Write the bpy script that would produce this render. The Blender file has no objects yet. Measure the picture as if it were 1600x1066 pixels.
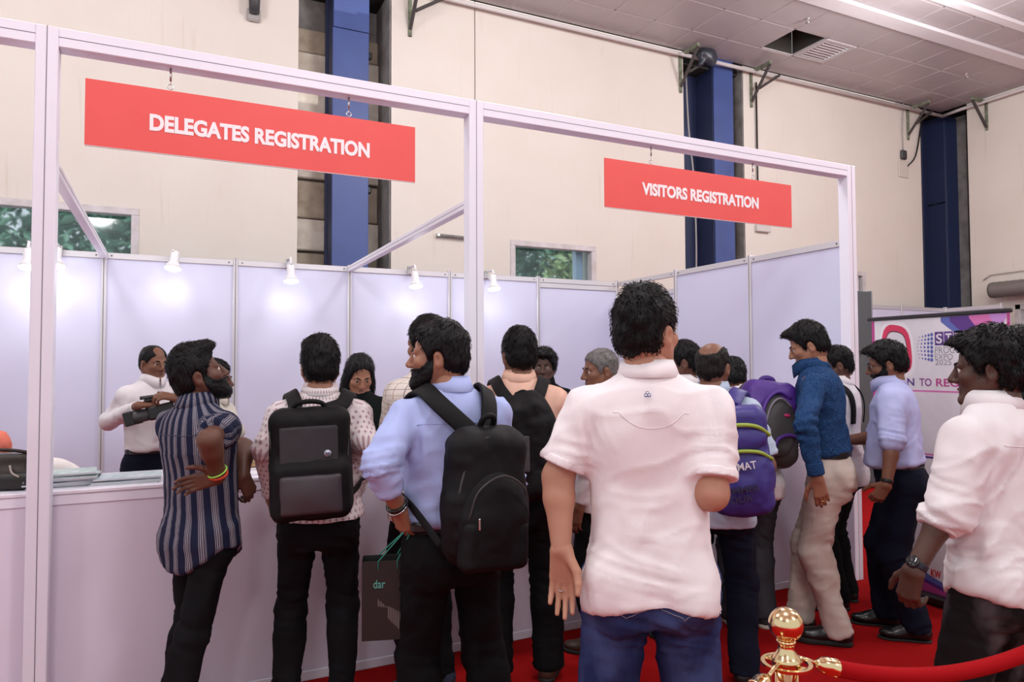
import bpy, math, random
import numpy as np
from mathutils import Vector, Matrix

SC = bpy.context.scene
COL = SC.collection
# ---------------------------------------------------------------- camera
CAM_POS = np.array([0.4903, -3.5985, 1.5598])
CAM_YAW, CAM_PITCH, CAM_ROLL, CAM_F = 0.4512, 0.0351, -0.0036, 1104.0
_F = np.array([math.sin(CAM_YAW)*math.cos(CAM_PITCH), math.cos(CAM_YAW)*math.cos(CAM_PITCH), math.sin(CAM_PITCH)])
_R0 = np.array([math.cos(CAM_YAW), -math.sin(CAM_YAW), 0.0])
_U0 = np.cross(_R0, _F)
_R = math.cos(CAM_ROLL)*_R0 + math.sin(CAM_ROLL)*_U0
_U = -math.sin(CAM_ROLL)*_R0 + math.cos(CAM_ROLL)*_U0
cam = bpy.data.objects.new('camera', bpy.data.cameras.new('camera'))
COL.objects.link(cam)
cam.matrix_world = Matrix([[_R[i], _U[i], -_F[i], CAM_POS[i]] for i in range(3)] + [[0, 0, 0, 1]])
cam.data.sensor_fit = 'HORIZONTAL'
cam.data.sensor_width = 36.0
cam.data.lens = CAM_F/1600*36
cam.data.clip_start = 0.05
SC.camera = cam
# ---------------------------------------------------------------- world, lamps, exposure
SC.view_settings.view_transform = 'Standard'
SC.view_settings.look = 'None'
SC.view_settings.gamma = 1.0
SC.view_settings.use_curve_mapping = False
SC.view_settings.exposure = 0.0
world = bpy.data.worlds.new('hall_daylight')
SC.world = world
world.use_nodes = True
bg = world.node_tree.nodes['Background']
bg.inputs[0].default_value = (0.93, 0.96, 1.0, 1)
bg.inputs[1].default_value = 0.85
# the sun over the roof, lighting the trees outside
sd_ = bpy.data.lights.new('sun', 'SUN'); sd_.energy = 4.0; sd_.angle = .01; sd_.color = (1, .97, .92)
so_ = bpy.data.objects.new('sun', sd_); COL.objects.link(so_); so_.rotation_euler = (math.radians(20), math.radians(6), 0)
# globe-shaped high-bay lamps of the hall, hung over the visitors' side
LAMPS = [(-3.0, -2.6), (1.5, -2.6), (6.0, -2.6), (10.0, -2.4), (-1.0, -6.5), (4.0, -6.5), (3.6, .9), (-1.2, .9), (8.2, .9)]
for lx, ly in LAMPS:
    ld = bpy.data.lights.new('high_bay_lamp', 'POINT')
    ld.shadow_soft_size = .35; ld.energy = 160; ld.color = (1.0, 0.99, 0.985)
    lo = bpy.data.objects.new('high_bay_lamp', ld); COL.objects.link(lo)
    lo.location = (lx, ly, 5.15)

def ray(px, py):
    return _F + _R*(px-800)/CAM_F - _U*(py-533)/CAM_F
def atZ(px, py, z):
    d = ray(px, py); return CAM_POS + d*(z-CAM_POS[2])/d[2]
def atY(px, py, y):
    d = ray(px, py); return CAM_POS + d*(y-CAM_POS[1])/d[1]
def atX(px, py, x):
    d = ray(px, py); return CAM_POS + d*(x-CAM_POS[0])/d[0]
def atD(px, py, dep):
    return CAM_POS + ray(px, py)*dep
# ================================================================ materials
MATS = {}
def mat(name, col=(.8, .8, .8), rough=.6, metal=0.0, bump=None, var=None, spec=.5, sheen=0.0, emit=None, trans=0.0, coat=0.0):
    """bump=(scale, strength[, stretch xyz]); var=(scale, colour2, amount)"""
    if name in MATS: return MATS[name]
    m = bpy.data.materials.new(name); m.use_nodes = True
    nt = m.node_tree; N = nt.nodes; L = nt.links
    b = N['Principled BSDF']
    b.inputs['Base Color'].default_value = (*col, 1)
    b.inputs['Roughness'].default_value = rough
    b.inputs['Metallic'].default_value = metal
    b.inputs['Specular IOR Level'].default_value = spec
    if sheen: b.inputs['Sheen Weight'].default_value = sheen
    if trans: b.inputs['Transmission Weight'].default_value = trans
    if coat: b.inputs['Coat Weight'].default_value = coat
    if emit:
        b.inputs['Emission Color'].default_value = (*emit[0], 1); b.inputs['Emission Strength'].default_value = emit[1]
    if bump or var:
        tc = N.new('ShaderNodeTexCoord')
    if bump:
        mp = N.new('ShaderNodeMapping'); L.new(tc.outputs['Object'], mp.inputs[0])
        if len(bump) > 2: mp.inputs['Scale'].default_value = bump[2]
        nz = N.new('ShaderNodeTexNoise'); nz.inputs['Scale'].default_value = bump[0]; nz.inputs['Detail'].default_value = 4
        L.new(mp.outputs[0], nz.inputs['Vector'])
        bp = N.new('ShaderNodeBump'); bp.inputs['Strength'].default_value = bump[1]; bp.inputs['Distance'].default_value = .004
        L.new(nz.outputs[0], bp.inputs['Height']); L.new(bp.outputs[0], b.inputs['Normal'])
    if var:
        nz2 = N.new('ShaderNodeTexNoise'); nz2.inputs['Scale'].default_value = var[0]; nz2.inputs['Detail'].default_value = 5
        L.new(tc.outputs['Object'], nz2.inputs['Vector'])
        rp = N.new('ShaderNodeMapRange'); rp.inputs[1].default_value = .35; rp.inputs[2].default_value = .7
        rp.inputs[3].default_value = 0; rp.inputs[4].default_value = var[2]
        L.new(nz2.outputs[0], rp.inputs[0])
        mx = N.new('ShaderNodeMix'); mx.data_type = 'RGBA'
        mx.inputs[6].default_value = (*col, 1); mx.inputs[7].default_value = (*var[1], 1)
        L.new(rp.outputs[0], mx.inputs[0]); L.new(mx.outputs[2], b.inputs['Base Color'])
    MATS[name] = m
    return m

def cloth(name, col, rough=.85, weave=420, strength=.18, var=None, sheen=0.0, crease=.85, cs=7.0):
    if name in MATS: return MATS[name]
    m = mat(name, col, rough, bump=(weave, strength), var=var, sheen=sheen, spec=.12)
    N, L = m.node_tree.nodes, m.node_tree.links
    b = N['Principled BSDF']; fine = b.inputs['Normal'].links[0].from_node
    tc = N.new('ShaderNodeTexCoord'); mp = N.new('ShaderNodeMapping'); mp.inputs['Scale'].default_value = (1, 1, .55); mp.inputs['Rotation'].default_value = (.35, .25, .6)
    L.new(tc.outputs['Object'], mp.inputs[0])
    nz = N.new('ShaderNodeTexNoise'); nz.noise_type = 'RIDGED_MULTIFRACTAL'; nz.inputs['Scale'].default_value = cs; nz.inputs['Detail'].default_value = 2.2; nz.inputs['Roughness'].default_value = .42; nz.inputs['Distortion'].default_value = .5
    L.new(mp.outputs[0], nz.inputs['Vector'])
    bp = N.new('ShaderNodeBump'); bp.inputs['Strength'].default_value = crease; bp.inputs['Distance'].default_value = .05
    L.new(nz.outputs[0], bp.inputs['Height']); L.new(fine.outputs[0], bp.inputs['Normal']); L.new(bp.outputs[0], b.inputs['Normal'])
    return m

def nodes_of(m):
    return m.node_tree.nodes, m.node_tree.links, m.node_tree.nodes['Principled BSDF']

def math_node(N, L, op, a, b=None, c=None):
    n = N.new('ShaderNodeMath'); n.operation = op
    for i, v in enumerate((a, b, c)):
        if v is None: continue
        if isinstance(v, (int, float)): n.inputs[i].default_value = v
        else: L.new(v, n.inputs[i])
    return n.outputs[0]

def mixc(N, L, f, a, b):
    n = N.new('ShaderNodeMix'); n.data_type = 'RGBA'
    if isinstance(f, (int, float)): n.inputs[0].default_value = f
    else: L.new(f, n.inputs[0])
    for i, v in ((6, a), (7, b)):
        if isinstance(v, tuple): n.inputs[i].default_value = (*v, 1)
        else: L.new(v, n.inputs[i])
    return n.outputs[2]

# ================================================================ mesh helpers
def link(o, parent=None, **props):
    COL.objects.link(o)
    if parent is not None: o.parent = parent
    for k, v in props.items():
        if v is not None: o[k] = v
    return o

def mesh_obj(name, V, F, m, parent=None, smooth=True, attr=None, midx=None, **props):
    """V: n x 3, F: list of index arrays, each k x 3 or k x 4"""
    me = bpy.data.meshes.new(name)
    V = np.asarray(V, np.float32)
    Fs = F if isinstance(F, list) else [F]
    Fs = [np.asarray(f, np.int32) for f in Fs if len(f)]
    me.vertices.add(len(V)); me.vertices.foreach_set('co', V.ravel())
    loops = np.concatenate([f.ravel() for f in Fs]) if Fs else np.zeros(0, np.int32)
    sizes = np.concatenate([np.full(len(f), f.shape[1], np.int32) for f in Fs]) if Fs else np.zeros(0, np.int32)
    me.loops.add(len(loops)); me.loops.foreach_set('vertex_index', loops)
    st = np.zeros(len(sizes), np.int32); st[1:] = np.cumsum(sizes)[:-1]
    me.polygons.add(len(sizes)); me.polygons.foreach_set('loop_start', st)
    if midx is not None: me.polygons.foreach_set('material_index', np.asarray(midx, np.int32))
    me.polygons.foreach_set('use_smooth', np.full(len(sizes), smooth))
    if attr is not None:
        for an, av in attr.items():
            a = me.attributes.new(an, 'FLOAT_VECTOR', 'POINT'); a.data.foreach_set('vector', np.asarray(av, np.float32).ravel())
    me.update(calc_edges=True)
    me.validate()
    for x in (m if isinstance(m, (list, tuple)) else [m]): me.materials.append(x)
    return link(bpy.data.objects.new(name, me), parent, **props)

class MB:
    """collects flat-shaded boxes, prisms and tubes into one mesh"""
    def __init__(s): s.V = []; s.F4 = []; s.F3 = []; s.n = 0
    def _add(s, V, F):
        V = np.asarray(V, float)
        for f in F:
            (s.F4 if len(f) == 4 else s.F3).append([i+s.n for i in f])
        s.V.append(V); s.n += len(V)
        return s
    def box(s, lo, hi, M=None):
        lo, hi = np.minimum(lo, hi), np.maximum(lo, hi)
        V = np.array([[(lo, hi)[i][0], (lo, hi)[j][1], (lo, hi)[k][2]] for i in (0, 1) for j in (0, 1) for k in (0, 1)])
        if M is not None: V = V@np.array(M.to_3x3()).T + np.array(M.to_translation())
        return s._add(V, [(0, 1, 3, 2), (4, 6, 7, 5), (0, 4, 5, 1), (2, 3, 7, 6), (0, 2, 6, 4), (1, 5, 7, 3)])
    def bbox(s, lo, hi, b=.004, M=None):
        """box with chamfered edges"""
        lo, hi = np.minimum(lo, hi).astype(float), np.maximum(lo, hi).astype(float)
        b = min(b, *(hi-lo)*.49)
        V = []; idx = {}
        for i in (0, 1):
            for j in (0, 1):
                for k in (0, 1):
                    c = [(lo, hi)[i][0], (lo, hi)[j][1], (lo, hi)[k][2]]
                    sg = [(1, -1)[i], (1, -1)[j], (1, -1)[k]]
                    for ax in range(3):
                        p = [c[q] + (0 if q == ax else sg[q]*b) for q in range(3)]
                        idx[(i, j, k, ax)] = len(V); V.append(p)
        F = []
        for ax in range(3):
            o = [q for q in range(3) if q != ax]
            for side in (0, 1):
                def key(a, bb):
                    t = [0, 0, 0]; t[ax] = side; t[o[0]] = a; t[o[1]] = bb
                    return idx[(*t, ax)]
                F.append((key(0, 0), key(1, 0), key(1, 1), key(0, 1)))
        for ax in range(3):
            o = [q for q in range(3) if q != ax]
            for a in (0, 1):
                for c in (0, 1):
                    def kk(e, face):
                        t = [0, 0, 0]; t[ax] = e; t[o[0]] = a; t[o[1]] = c
                        return idx[(*t, face)]
                    F.append((kk(0, o[0]), kk(1, o[0]), kk(1, o[1]), kk(0, o[1])))
        for i in (0, 1):
            for j in (0, 1):
                for k in (0, 1):
                    F.append((idx[(i, j, k, 0)], idx[(i, j, k, 1)], idx[(i, j, k, 2)]))
        V = np.array(V)
        if M is not None: V = V@np.array(M.to_3x3()).T + np.array(M.to_translation())
        return s._add(V, F)
    def tube(s, pts, r, n=10, cap=True):
        V, F = tube_mesh(pts, r, n, cap); return s._add(V, F)
    def lathe(s, prof, c=(0, 0, 0), n=24, axis=None):
        V, F = lathe_mesh(prof, n)
        if axis is not None:
            q = Vector((0, 0, 1)).rotation_difference(Vector(axis)).to_matrix(); V = V@np.array(q).T
        return s._add(V+np.array(c), F)
    def poly(s, pts, F): return s._add(pts, F)
    def build(s, name, m, parent=None, smooth=False, **props):
        V = np.concatenate(s.V)
        F = []
        if s.F4: F.append(np.array(s.F4))
        if s.F3: F.append(np.array(s.F3))
        o = mesh_obj(name, V, F, m, parent, smooth, **props)
        if not smooth or smooth == 'fix': pass
        import bmesh
        bm = bmesh.new(); bm.from_mesh(o.data); bmesh.ops.recalc_face_normals(bm, faces=bm.faces); bm.to_mesh(o.data); bm.free()
        return o

def frames(pts, up=None):
    P = np.asarray(pts, float)
    T = np.gradient(P, axis=0); T /= np.linalg.norm(T, axis=1)[:, None]+1e-12
    u = np.array(up if up is not None else ((0, 0, 1) if abs(T[0][2]) < .9 else (1, 0, 0)), float)
    A = []; B = []
    for t in T:
        a = u - t*(u@t); a /= np.linalg.norm(a)+1e-12
        A.append(a); B.append(np.cross(t, a)); u = a
    return P, T, np.array(A), np.array(B)

def tube_mesh(pts, r, n=10, cap=True):
    P, T, A, B = frames(pts)
    r = np.broadcast_to(np.asarray(r, float), (len(P),))
    ang = np.arange(n)*2*math.pi/n
    V = (P[:, None] + r[:, None, None]*(np.cos(ang)[None, :, None]*A[:, None]+np.sin(ang)[None, :, None]*B[:, None])).reshape(-1, 3)
    F = [(i*n+j, i*n+(j+1) % n, (i+1)*n+(j+1) % n, (i+1)*n+j) for i in range(len(P)-1) for j in range(n)]
    if cap:
        V = np.vstack([V, P[:1], P[-1:]]); a, b = len(V)-2, len(V)-1
        F += [(a, (j+1) % n, j) for j in range(n)] + [(b, (len(P)-1)*n+j, (len(P)-1)*n+(j+1) % n) for j in range(n)]
    return V, F

def lathe_mesh(prof, n=24):
    ang = np.arange(n)*2*math.pi/n
    V = np.array([[r*math.cos(a), r*math.sin(a), z] for r, z in prof for a in ang])
    F = [(i*n+j, i*n+(j+1) % n, (i+1)*n+(j+1) % n, (i+1)*n+j) for i in range(len(prof)-1) for j in range(n)]
    V = np.vstack([V, [[0, 0, prof[0][1]], [0, 0, prof[-1][1]]]]); a, b = len(V)-2, len(V)-1
    m = (len(prof)-1)*n
    F += [(a, (j+1) % n, j) for j in range(n)] + [(b, m+j, m+(j+1) % n) for j in range(n)]
    return V, F

def spline(pts, n=24):
    """Catmull-Rom through pts"""
    P = np.asarray(pts, float)
    Q = np.vstack([2*P[0]-P[1], P, 2*P[-1]-P[-2]])
    t = np.linspace(0, len(P)-1, n)
    out = []
    for x in t:
        i = min(int(x), len(P)-2); f = x-i
        a, b, c, d = Q[i:i+4]
        out.append(.5*((2*b)+(-a+c)*f+(2*a-5*b+4*c-d)*f*f+(-a+3*b-3*c+d)*f**3))
    return np.array(out)

def ribbon_mesh(P, Nn, w, th):
    """flat band along P with surface normals Nn"""
    P = np.asarray(P); T = np.gradient(P, axis=0); T /= np.linalg.norm(T, axis=1)[:, None]+1e-9
    S = np.cross(T, Nn); S /= np.linalg.norm(S, axis=1)[:, None]+1e-9
    w = np.broadcast_to(np.asarray(w, float), (len(P),))[:, None]
    off = [(-.5, 0), (-.5, .6), (-.42, 1), (.42, 1), (.5, .6), (.5, 0)]
    V = np.stack([P+S*w*a+Nn*th*b for a, b in off], 1).reshape(-1, 3); k = len(off)
    F = [(i*k+j, i*k+(j+1) % k, (i+1)*k+(j+1) % k, (i+1)*k+j) for i in range(len(P)-1) for j in range(k)]
    e = (len(P)-1)*k
    F += [(0, 5, 4, 1), (1, 4, 3, 2), (e, e+1, e+4, e+5), (e+1, e+2, e+3, e+4)]
    return V, F

def empty(name, loc=(0, 0, 0), rz=0.0, **props):
    o = bpy.data.objects.new(name, None); o.location = loc; o.rotation_euler = (0, 0, rz)
    return link(o, None, **props)

# ================================================================ value noise
def vnoise(P, seed=0):
    P = np.asarray(P, np.float64)
    I = np.floor(P).astype(np.int64); f = P-I; f = f*f*f*(f*(f*6-15)+10)
    def hsh(a, b, c):
        h = (a*374761393 + b*668265263 + c*1274126177 + seed*974711) & 0xffffffff
        h = ((h ^ (h >> 13))*1274126177) & 0xffffffff
        return ((h ^ (h >> 16)) & 0xffff)/32767.5-1
    x, y, z = I.T; fx, fy, fz = f.T
    r = 0
    for i in (0, 1):
        for j in (0, 1):
            for k in (0, 1):
                r = r + hsh(x+i, y+j, z+k)*(fx if i else 1-fx)*(fy if j else 1-fy)*(fz if k else 1-fz)
    return r

# ================================================================ distance fields
class Field:
    def __init__(s, lo, hi, h):
        s.h = h; s.lo = np.asarray(lo, float)-2.5*h
        n = np.ceil((np.asarray(hi)+2.5*h-s.lo)/h).astype(int)+1
        s.n = n; s.ax = [(s.lo[i]+h*np.arange(n[i])).astype(np.float32) for i in range(3)]
        s.f = np.full(n, .1, np.float32)
    def sl(s, lo, hi, m):
        out = []
        for i in range(3):
            a = int(max(0, math.floor((lo[i]-m-s.lo[i])/s.h))); b = int(min(s.n[i], math.ceil((hi[i]+m-s.lo[i])/s.h)+1))
            if b <= a: return None, None
            out.append(slice(a, b))
        X = s.ax[0][out[0]][:, None, None]; Y = s.ax[1][out[1]][None, :, None]; Z = s.ax[2][out[2]][None, None, :]
        return tuple(out), (X, Y, Z)
    def add(s, prim, k=.015):
        fn, lo, hi = prim
        q, G = s.sl(lo, hi, k+3*s.h)
        if q is None: return s
        d = fn(*G); a = s.f[q]
        hh = np.maximum(k-np.abs(a-d), 0)/k
        s.f[q] = np.minimum(a, d)-hh*hh*(k*.25)
        return s
    def sub(s, prim, k=.006):
        fn, lo, hi = prim
        q, G = s.sl(lo, hi, k+3*s.h)
        if q is None: return s
        d = -fn(*G); a = s.f[q]
        hh = np.maximum(k-np.abs(a-d), 0)/k
        s.f[q] = np.maximum(a, d)+hh*hh*(k*.25)
        return s
    def cut(s, fn):
        X = s.ax[0][:, None, None]; Y = s.ax[1][None, :, None]; Z = s.ax[2][None, None, :]
        s.f = np.maximum(s.f, fn(X, Y, Z)).astype(np.float32)
        return s
    def mesh(s):
        f = s.f; ins = f < 0
        c = np.zeros(np.array(f.shape)-1, np.int8)
        for i in (0, 1):
            for j in (0, 1):
                for k in (0, 1):
                    c += ins[i:f.shape[0]-1+i, j:f.shape[1]-1+j, k:f.shape[2]-1+k]
        act = (c > 0) & (c < 8)
        idx = np.full(act.shape, -1, np.int32); I = np.argwhere(act); idx[act] = np.arange(len(I))
        cor = np.array([(i, j, k) for i in (0, 1) for j in (0, 1) for k in (0, 1)])
        val = np.stack([f[I[:, 0]+o[0], I[:, 1]+o[1], I[:, 2]+o[2]] for o in cor], 1)
        acc = np.zeros((len(I), 3)); cnt = np.zeros(len(I))
        for a in range(8):
            for b in range(a+1, 8):
                if np.abs(cor[a]-cor[b]).sum() != 1: continue
                m = (val[:, a] < 0) != (val[:, b] < 0)
                t = val[m, a]/(val[m, a]-val[m, b])
                acc[m] += cor[a]+t[:, None]*(cor[b]-cor[a]); cnt[m] += 1
        V = s.lo + s.h*(I + acc/cnt[:, None])
        Fs = []
        for ax in range(3):
            u, v = [(1, 2), (2, 0), (0, 1)][ax]
            s0 = [slice(None)]*3; s1 = [slice(None)]*3
            s0[ax] = slice(0, f.shape[ax]-1); s1[ax] = slice(1, f.shape[ax])
            for w in (u, v):
                s0[w] = slice(1, f.shape[w]-1); s1[w] = slice(1, f.shape[w]-1)
            A = ins[tuple(s0)]; B = ins[tuple(s1)]
            ch = A != B
            E = np.argwhere(ch); sg = A[ch]
            E[:, u] += 1; E[:, v] += 1
            def cell(du, dv):
                q = E.copy(); q[:, u] -= du; q[:, v] -= dv
                return idx[q[:, 0], q[:, 1], q[:, 2]]
            Q = np.stack([cell(1, 1), cell(0, 1), cell(0, 0), cell(1, 0)], 1)
            Q[~sg] = Q[~sg][:, ::-1]
            Fs.append(Q)
        return V, np.concatenate(Fs)

def vnormals(V, F):
    a = V[F[:, 2]]-V[F[:, 0]]; b = V[F[:, 3 % F.shape[1]]]-V[F[:, 1]]
    n = np.cross(a, b); out = np.zeros_like(V)
    for j in range(F.shape[1]):
        for c in range(3):
            out[:, c] += np.bincount(F[:, j], n[:, c], len(V))
    return out/(np.linalg.norm(out, axis=1)[:, None]+1e-12)

def nrm(v):
    v = np.asarray(v, float); return v/(np.linalg.norm(v)+1e-12)

def cap(a, b, ra, rb, flat=(False, False)):
    a = np.asarray(a, float); b = np.asarray(b, float); d = b-a; L2 = d@d+1e-12; L = math.sqrt(L2)
    def fn(X, Y, Z):
        px, py, pz = X-a[0], Y-a[1], Z-a[2]
        t0 = (px*d[0]+py*d[1]+pz*d[2])/L2; t = np.clip(t0, 0, 1)
        if flat[0] or flat[1]:
            tt = np.clip(t0, 0 if not flat[0] else -9, 1 if not flat[1] else 9); 
            q = np.sqrt((px-tt*d[0])**2+(py-tt*d[1])**2+(pz-tt*d[2])**2)-(ra+(rb-ra)*t)
            if flat[0]: q = np.maximum(q, -t0*L)
            if flat[1]: q = np.maximum(q, (t0-1)*L)
            return q
        return np.sqrt((px-t*d[0])**2+(py-t*d[1])**2+(pz-t*d[2])**2)-(ra+(rb-ra)*t)
    r = max(ra, rb)
    return fn, np.minimum(a, b)-r, np.maximum(a, b)+r

def ell(c, r, R=None):
    """R: rows are the local axes"""
    c = np.asarray(c, float); r = np.asarray(r, float)
    R = np.eye(3) if R is None else np.asarray(R, float)
    def fn(X, Y, Z):
        px, py, pz = X-c[0], Y-c[1], Z-c[2]
        q = [(R[i, 0]*px+R[i, 1]*py+R[i, 2]*pz) for i in range(3)]
        k0 = np.sqrt((q[0]/r[0])**2+(q[1]/r[1])**2+(q[2]/r[2])**2)
        k1 = np.sqrt((q[0]/r[0]**2)**2+(q[1]/r[1]**2)**2+(q[2]/r[2]**2)**2)+1e-9
        return k0*(k0-1)/k1
    ext = np.sqrt(((R.T*r)**2).sum(1))
    return fn, c-ext, c+ext

def rbox(c, half, rad, R=None):
    c = np.asarray(c, float); hs = np.asarray(half, float)
    R = np.eye(3) if R is None else np.asarray(R, float)
    def fn(X, Y, Z):
        px, py, pz = X-c[0], Y-c[1], Z-c[2]
        q = [np.abs(R[i, 0]*px+R[i, 1]*py+R[i, 2]*pz)-(hs[i]-rad) for i in range(3)]
        o = np.sqrt(np.maximum(q[0], 0)**2+np.maximum(q[1], 0)**2+np.maximum(q[2], 0)**2)
        return o+np.minimum(np.maximum(q[0], np.maximum(q[1], q[2])), 0)-rad
    ext = (np.abs(R.T)*hs).sum(1)
    return fn, c-ext, c+ext

def trunk(P, up, fwd, L, tab, n=2.35, lean_fix=0.0, ext=.36):
    """tab rows: t, half width, front depth, back depth, forward offset, lateral offset"""
    P = np.asarray(P, float); up = nrm(up); right = nrm(np.cross(fwd, up)); fw = np.cross(up, right)
    tab = np.asarray(tab, float)
    if tab.shape[1] < 6: tab = np.hstack([tab, np.zeros((len(tab), 6-tab.shape[1]))])
    D = spline(tab, 90); D = D[np.argsort(D[:, 0])]
    t0, t1 = tab[0, 0], tab[-1, 0]
    def fn(X, Y, Z):
        px, py, pz = X-P[0], Y-P[1], Z-P[2]
        t = (px*up[0]+py*up[1]+pz*up[2])/L
        x = px*right[0]+py*right[1]+pz*right[2]; y = px*fw[0]+py*fw[1]+pz*fw[2]
        g = lambda i: np.interp(t, D[:, 0], D[:, i]).astype(np.float32)
        w = g(1); y = y-g(4)-np.maximum(-t, 0)*L*lean_fix; x = x-g(5)
        d = np.where(y > 0, g(2), g(3))
        q = (np.abs(x/w)**n+np.abs(y/d)**n)**(1/n)
        r = (q-1)*np.minimum(w, d)
        return np.maximum(r, np.maximum((t0-t)*L, (t-t1)*L))
    a = P+up*L*t0; b = P+up*L*t1
    return fn, np.minimum(a, b)-ext, np.maximum(a, b)+ext

def field_of(prims, h, pad=0.0, lo=None, hi=None):
    los = np.min([p[0][1] for p in prims], 0)-pad; his = np.max([p[0][2] for p in prims], 0)+pad
    if lo is not None: los = np.maximum(los, lo)
    if hi is not None: his = np.minimum(his, hi)
    f = Field(los, his, h)
    for pr, k in prims:
        if k < 0: f.sub(pr, -k)
        else: f.add(pr, k)
    return f

def rotz(a):
    c, s = math.cos(a), math.sin(a); return np.array([[c, -s, 0], [s, c, 0], [0, 0, 1]])
def rotx(a):
    c, s = math.cos(a), math.sin(a); return np.array([[1, 0, 0], [0, c, -s], [0, s, c]])
def roty(a):
    c, s = math.cos(a), math.sin(a); return np.array([[c, 0, s], [0, 1, 0], [-s, 0, c]])
def rot_about(axis, a):
    return np.array(Matrix.Rotation(a, 3, Vector(axis)))
# ================================================================ the hall
WALL_Y, WALL_X, CEIL = 4.12, 12.55, 5.95
def cream_mat():
    m = mat('cream_plaster', (.70, .65, .595), .85, bump=(55, .12), var=(1.3, (.66, .60, .54), .7))
    N, L, b = nodes_of(m)
    src = b.inputs['Base Color'].links[0].from_socket
    tc = N.new('ShaderNodeTexCoord'); mp = N.new('ShaderNodeMapping'); mp.inputs['Scale'].default_value = (9, 9, .7)
    L.new(tc.outputs['Object'], mp.inputs[0])
    nz = N.new('ShaderNodeTexNoise'); nz.inputs['Scale'].default_value = 1.6; nz.inputs['Detail'].default_value = 6; L.new(mp.outputs[0], nz.inputs[0])
    r = N.new('ShaderNodeMapRange'); r.inputs[1].default_value = .62; r.inputs[2].default_value = .78; r.inputs[4].default_value = .35; L.new(nz.outputs[0], r.inputs[0])
    L.new(mixc(N, L, r.outputs[0], src, (.5, .38, .28)), b.inputs['Base Color'])
    return m
CREAM = cream_mat()
def carpet_mat():
    m = mat('red_carpet', (.36, .008, .009), .95, bump=(380, .5), var=(2.2, (.29, .006, .007), .8), spec=.05)
    return m
CARPET = carpet_mat()
CONC = mat('raw_concrete', (.74, .68, .6), .9, bump=(40, .5), var=(5, (.5, .43, .34), .9))
CONC_D = mat('grey_concrete', (.3, .28, .27), .9, bump=(40, .5), var=(5, (.13, .12, .11), .8))
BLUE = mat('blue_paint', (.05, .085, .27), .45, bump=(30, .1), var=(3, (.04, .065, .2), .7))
BLUE_SHADED = mat('blue_paint_shaded', (.02, .03, .09), .5, bump=(30, .1), var=(3, (.015, .022, .06), .7))  # column blue with shade put into the colour, for side and rear faces
TILE = mat('ceiling_tile_grey', (.44, .395, .41), .38, bump=(25, .04), var=(4, (.40, .355, .37), .6))
GRID = mat('ceiling_grid_white', (.5, .46, .47), .5)
RAILW = mat('painted_rail', (.62, .58, .58), .5)
BRACK = mat('green_bracket', (.22, .26, .17), .6, var=(14, (.07, .06, .055), .9))
BRACK_D = mat('bracket_strut', (.05, .042, .042), .6)
DARK = mat('dark_void', (.01, .009, .009), .9)
ALU = mat('white_powder_coat', (.80, .79, .89), .38, bump=(12, .02))
GROOVE = mat('profile_groove', (.16, .15, .17), .6)
PANEL = mat('white_laminate', (.60, .61, .78), .42, bump=(5, .02))
CPANEL = mat('white_counter_laminate', (.74, .70, .82), .45, bump=(4, .02))
CTOP = mat('white_counter_top', (.78, .76, .84), .3)
ALU_RAW = mat('aluminium_rail', (.62, .61, .64), .35, .4)
SCREW = mat('screw_dark', (.03, .03, .03), .4, .8)
METAL = mat('steel', (.6, .6, .6), .25, 1.0)
GLASS = mat('window_glass', (.78, .92, .96), .05, trans=1.0)
WFRAME = mat('window_frame_white', (.62, .58, .6), .55, var=(9, (.4, .36, .34), .6))

MB().box((-6, -10, -.06), (WALL_X+.6, WALL_Y+.6, 0)).build('floor', CARPET, kind='structure', label='red carpet covering the hall floor')

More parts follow.
